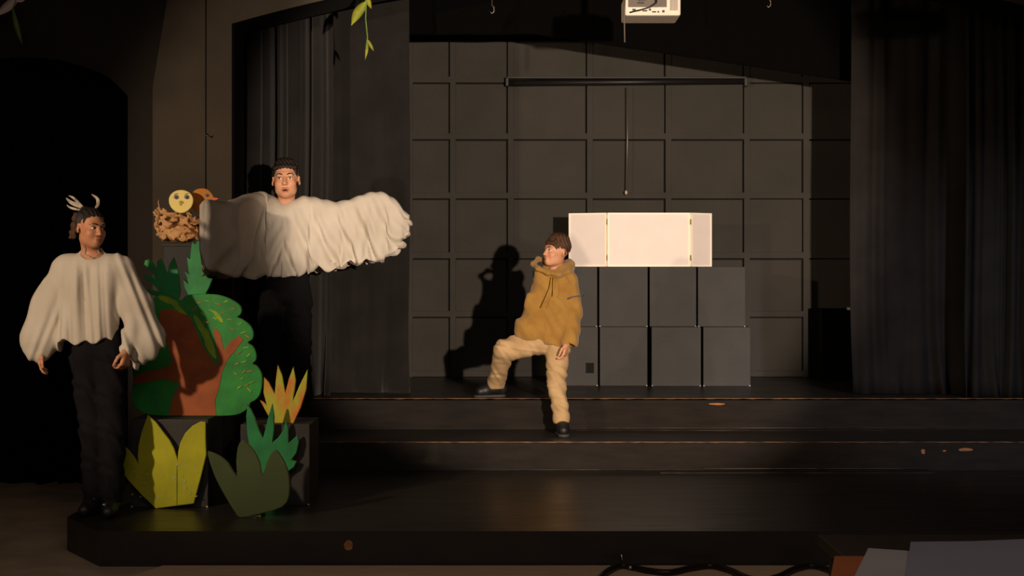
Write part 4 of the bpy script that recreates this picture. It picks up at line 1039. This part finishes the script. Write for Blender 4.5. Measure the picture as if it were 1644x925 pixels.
# ---------------------------------------------------------------- C: boy in mustard fleece
YB = 10.3
B = empty('person', at(885, 690, YB), 'child in mustard hooded fleece and khaki trousers, one foot up on the stage edge', 'person')
hd = Head(at(893, 404, YB-.02), rotm(-58, 6, 2), .93)
f = Field(np.array((-.32, YB-.42, Z1-.02)), np.array((.56, YB+.62, 1.78)), .005)
hd.build(f, A_(893, 434, .03), .043)
f.cone(A_(893, 455, .02), A_(888, 500), .10, .10, .04, flat=.8); f.cone(A_(888, 500), A_(882, 530), .09, .085, .04, flat=.8)
f.cone(A_(868, 450, .02), A_(914, 450, -.01), .045, .045, .04)
f.cone(A_(916, 452, -.02), A_(922, 505, -.03), .042, .034, .02); f.cone(A_(922, 505, -.03), A_(908, 556, -.14), .033, .024, .01)
hand(f, A_(909, 553, -.14), (-.18, -.2, -1), (-.9, .3, 0), (-.4, -1, 0), .55, .150)
f.cone(A_(866, 452, .02), A_(850, 498, -.02), .042, .034, .02); f.cone(A_(850, 498, -.02), A_(868, 508, .0), .033, .024, .01)
hand(f, A_(868, 508, .0), (1, .1, -.3), (0, 1, 0), (-1, 0, 0), .6, .150)
LEG1 = ((868, 548, .02), (811, 562, .02), (796, 620, .34)); LEG2 = ((896, 550, 0), (893, 614, -.10), (902, 678, -.12))
for (hp, kn, an) in (LEG1, LEG2):
    f.cone(A_(*hp), A_(*kn), .066, .046, .03); f.cone(A_(*kn), A_(*an), .044, .032, .02)
a = A_(*LEG1[2]); f.cone(a, (a.x-.07, a.y-.02, Z2+.04), .028, .022, .02)
a = A_(*LEG2[2]); f.cone(a, (a.x, a.y-.08, Z1+.04), .028, .022, .02)
sobj('body', f, 'skin', B); hd.face(B, (-.002, 0), 'hair_brown')
fh = hair_field(hd, base=(.079, .098, .088), cz=.046, cy=.018)
fh.ell(hd.p(0, .015, .108), (.05, .06, .026), .03, R=hd.R)
for q in range(19):
    x = -.060+.120*q/18; fh.cone(hd.p(x*.7, -.005+rh.uniform(-.01, .01), .126-.4*abs(x)), hd.p(x+.004, -.060-.014*(1-(x/.062)**2), .056+rh.uniform(-.012, .006)), .011, .0065, .008)
fh.warp(lambda X, Y, Z: .0025*np.sin(X*200+Y*160+20*np.sin(Z*12)))
fh.cut(hairline(hd, .040, 1.0, -.045)); sobj('hair', fh, 'hair_brown', B)
# fleece
f = Field(np.array((-.06, YB-.33, at(0, 575, YB).z)), np.array((.58, YB+.3, at(0, 400, YB).z)), .005)
cr = lambda X, Y, Z, t=0: .009*np.abs(np.sin(X*17+Z*11+1.2*np.sin(Z*9)+.4))**.5-.006
fa = sumf(wr(.004, 42, 20, 22, 0), wr(.003, 70, 20, 34, 2), cr)
f.cone(A_(876, 452, .01), A_(908, 452, 0), .078, .078, .05, fold=fa); f.cone(A_(892, 455), A_(886, 500), .115, .135, .05, flat=.85, fold=fa)
f.cone(A_(900, 500), A_(900, 545, -.01), .118, .128, .05, flat=.9, fold=fa); f.cone(A_(870, 500), A_(858, 528, 0), .110, .118, .05, flat=.85, fold=fa)
f.cone(A_(868, 500, 0), A_(846, 530, 0), .07, .085, .05, flat=.8, fold=fa)
f.cone(A_(898, 470, -.15), A_(896, 548, -.16), .008, .012, .012, 'sub')
# hem plane tilted: higher at left
h0, h1 = at(822, 540, YB), at(925, 562, YB); sl_ = (h1.z-h0.z)/(h1.x-h0.x)
f.cut(lambda X, Y, Z: (h0.z+(X-h0.x)*sl_+.006*np.sin(X*50))-Z)
fs = sumf(wr(.003, 50, 30, 25, 0), wr(.002, 30, 0, 50, 1))
f.cone(A_(914, 452, -.01), A_(919, 500, -.03), .062, .066, .02, fold=fs); f.cone(A_(919, 500, -.03), A_(914, 548, -.11), .066, .064, .02, fold=fs)
f.cone(A_(872, 455, .0), A_(856, 490, -.03), .055, .055, .03, fold=fs); f.cone(A_(856, 490, -.03), A_(860, 512, -.04), .052, .045, .03, fold=fs)
f.cone(A_(850, 475, -.05), A_(846, 492, -.06), .022, .016, .02)
ch_ = at(0, 557.5, YB-.1).z
f.cut(lambda X, Y, Z: np.where(X > at(899, 0, YB).x, ch_-Z+.0*Y, -1.))
f.cone(A_(913, 562, -.12), A_(913, 553, -.12), .050, .046, .005, 'sub')
# hood lying round the neck with a deep opening towards the left
f.cone(A_(905, 440, .03), A_(912, 428, .05), .060, .050, .03); f.cone(A_(893, 442, .06), A_(900, 430, .09), .060, .05, .03)
ringpts = [(918, 424, .02), (912, 436, -.06), (898, 441, -.11), (880, 438, -.13), (864, 431, -.11), (856, 424, -.05), (864, 416, .03), (880, 420, .09), (900, 422, .12), (914, 420, .09), (918, 424, .02)]
for a_, b_ in zip(ringpts, ringpts[1:]): f.cone(A_(*a_), A_(*b_), .016, .016, .02)
f.cone(A_(866, 438, -.04), A_(890, 444, -.05), .034, .04, .04); f.cone(A_(904, 436, .0), A_(880, 434, .05), .055, .05, .03)
f.cone(A_(886, 432, -.02), A_(874, 416, -.02), .042, .045, .01, 'sub')
f.cone(A_(893, 415, 0), A_(891, 395, -.02), .058, .09, .01, 'sub')
sobj('fleece_hoodie', f, 'fleece', B, 2)
bm = bmesh.new(); tube(bm, [A_(911, 480, -.085), A_(918, 477, -.10), A_(926, 475.5, -.10), A_(934, 475, -.085), A_(937, 475, -.04)], .005, 6); bobj('sleeve_stripe', bm, 'fleece_trim', B, True)
bm = bmesh.new(); tube(bm, [A_(886, 445, -.135), A_(883, 462, -.14), A_(876, 480, -.145), A_(869, 494, -.15)], .0045, 6); bobj('drawstring', bm, 'ochre_paint', B, True)
bm = bmesh.new(); tube(bm, [A_(889, 445, -.135), A_(889, 462, -.145), A_(888, 476, -.15)], .0035, 6); bobj('drawstring', bm, 'ochre_paint', B, True)
# trousers
f = Field(np.array((-.3, YB-.35, Z1+.06)), np.array((.5, YB+.5, at(0, 515, YB).z)), .005)
wk = sumf(wr(.004, 40, 40, 60, 0), wr(.002, 100, 0, 60, 2), wr(.0018, 20, 30, 130, 1))
f.cone(A_(872, 535, .01), A_(896, 537, 0), .09, .09, .03, flat=.85)
f.cone(A_(*LEG1[0]), A_(*LEG1[1]), .092, .078, .02, fold=wk); f.cone(A_(*LEG1[1]), A_(797, 614, .31), .072, .057, .02, fold=wk)
f.cone(A_(*LEG2[0]), A_(*LEG2[1]), .090, .064, .02, fold=wk); f.cone(A_(*LEG2[1]), A_(901, 668, -.12), .062, .055, .02, fold=wk)
f.cone(A_(797, 612, .31), A_(796, 618, .33), .066, .064, .006); f.cone(A_(901, 668, -.12), A_(901, 672, -.12), .059, .060, .006)
c1_ = at(0, 624, YB+.33).z; c2_ = at(0, 680, YB-.12).z; xm = at(850, 0, YB).x
f.cut(lambda X, Y, Z: np.where(X < xm, c1_-Z, c2_-Z)+0*Y)
sobj('trousers', f, 'khaki', B)
for (px, py, dy, t, zs) in ((796, 624, .34, (-.14, -.05), Z2), (902, 684, -.12, (.01, -.15), Z1)):
    a = A_(px, py, dy); f = Field((a.x-.25, a.y-.26, zs-.02), (a.x+.13, a.y+.13, zs+.16), .004)
    shoe(f, a, (a.x+t[0], a.y+t[1], 0), zs+.012, .07, .044); so = sobj('shoe', f, 'shoe_black', B)
    f2 = Field((a.x-.25, a.y-.26, zs-.03), (a.x+.13, a.y+.13, zs+.06), .004)
    d = Vector((t[0], t[1], 0)).normalized(); f2.cone((a.x-d.x*.03, a.y-d.y*.03, zs+.012), (a.x+t[0]-d.x*.02, a.y+t[1]-d.y*.02, zs+.012), .043, .038, .01)
    f2.cut(lambda X, Y, Z: np.maximum(zs+.001-Z, Z-zs-.02)+0*X); sobj('sole', f2, 'shoe_sole', so)
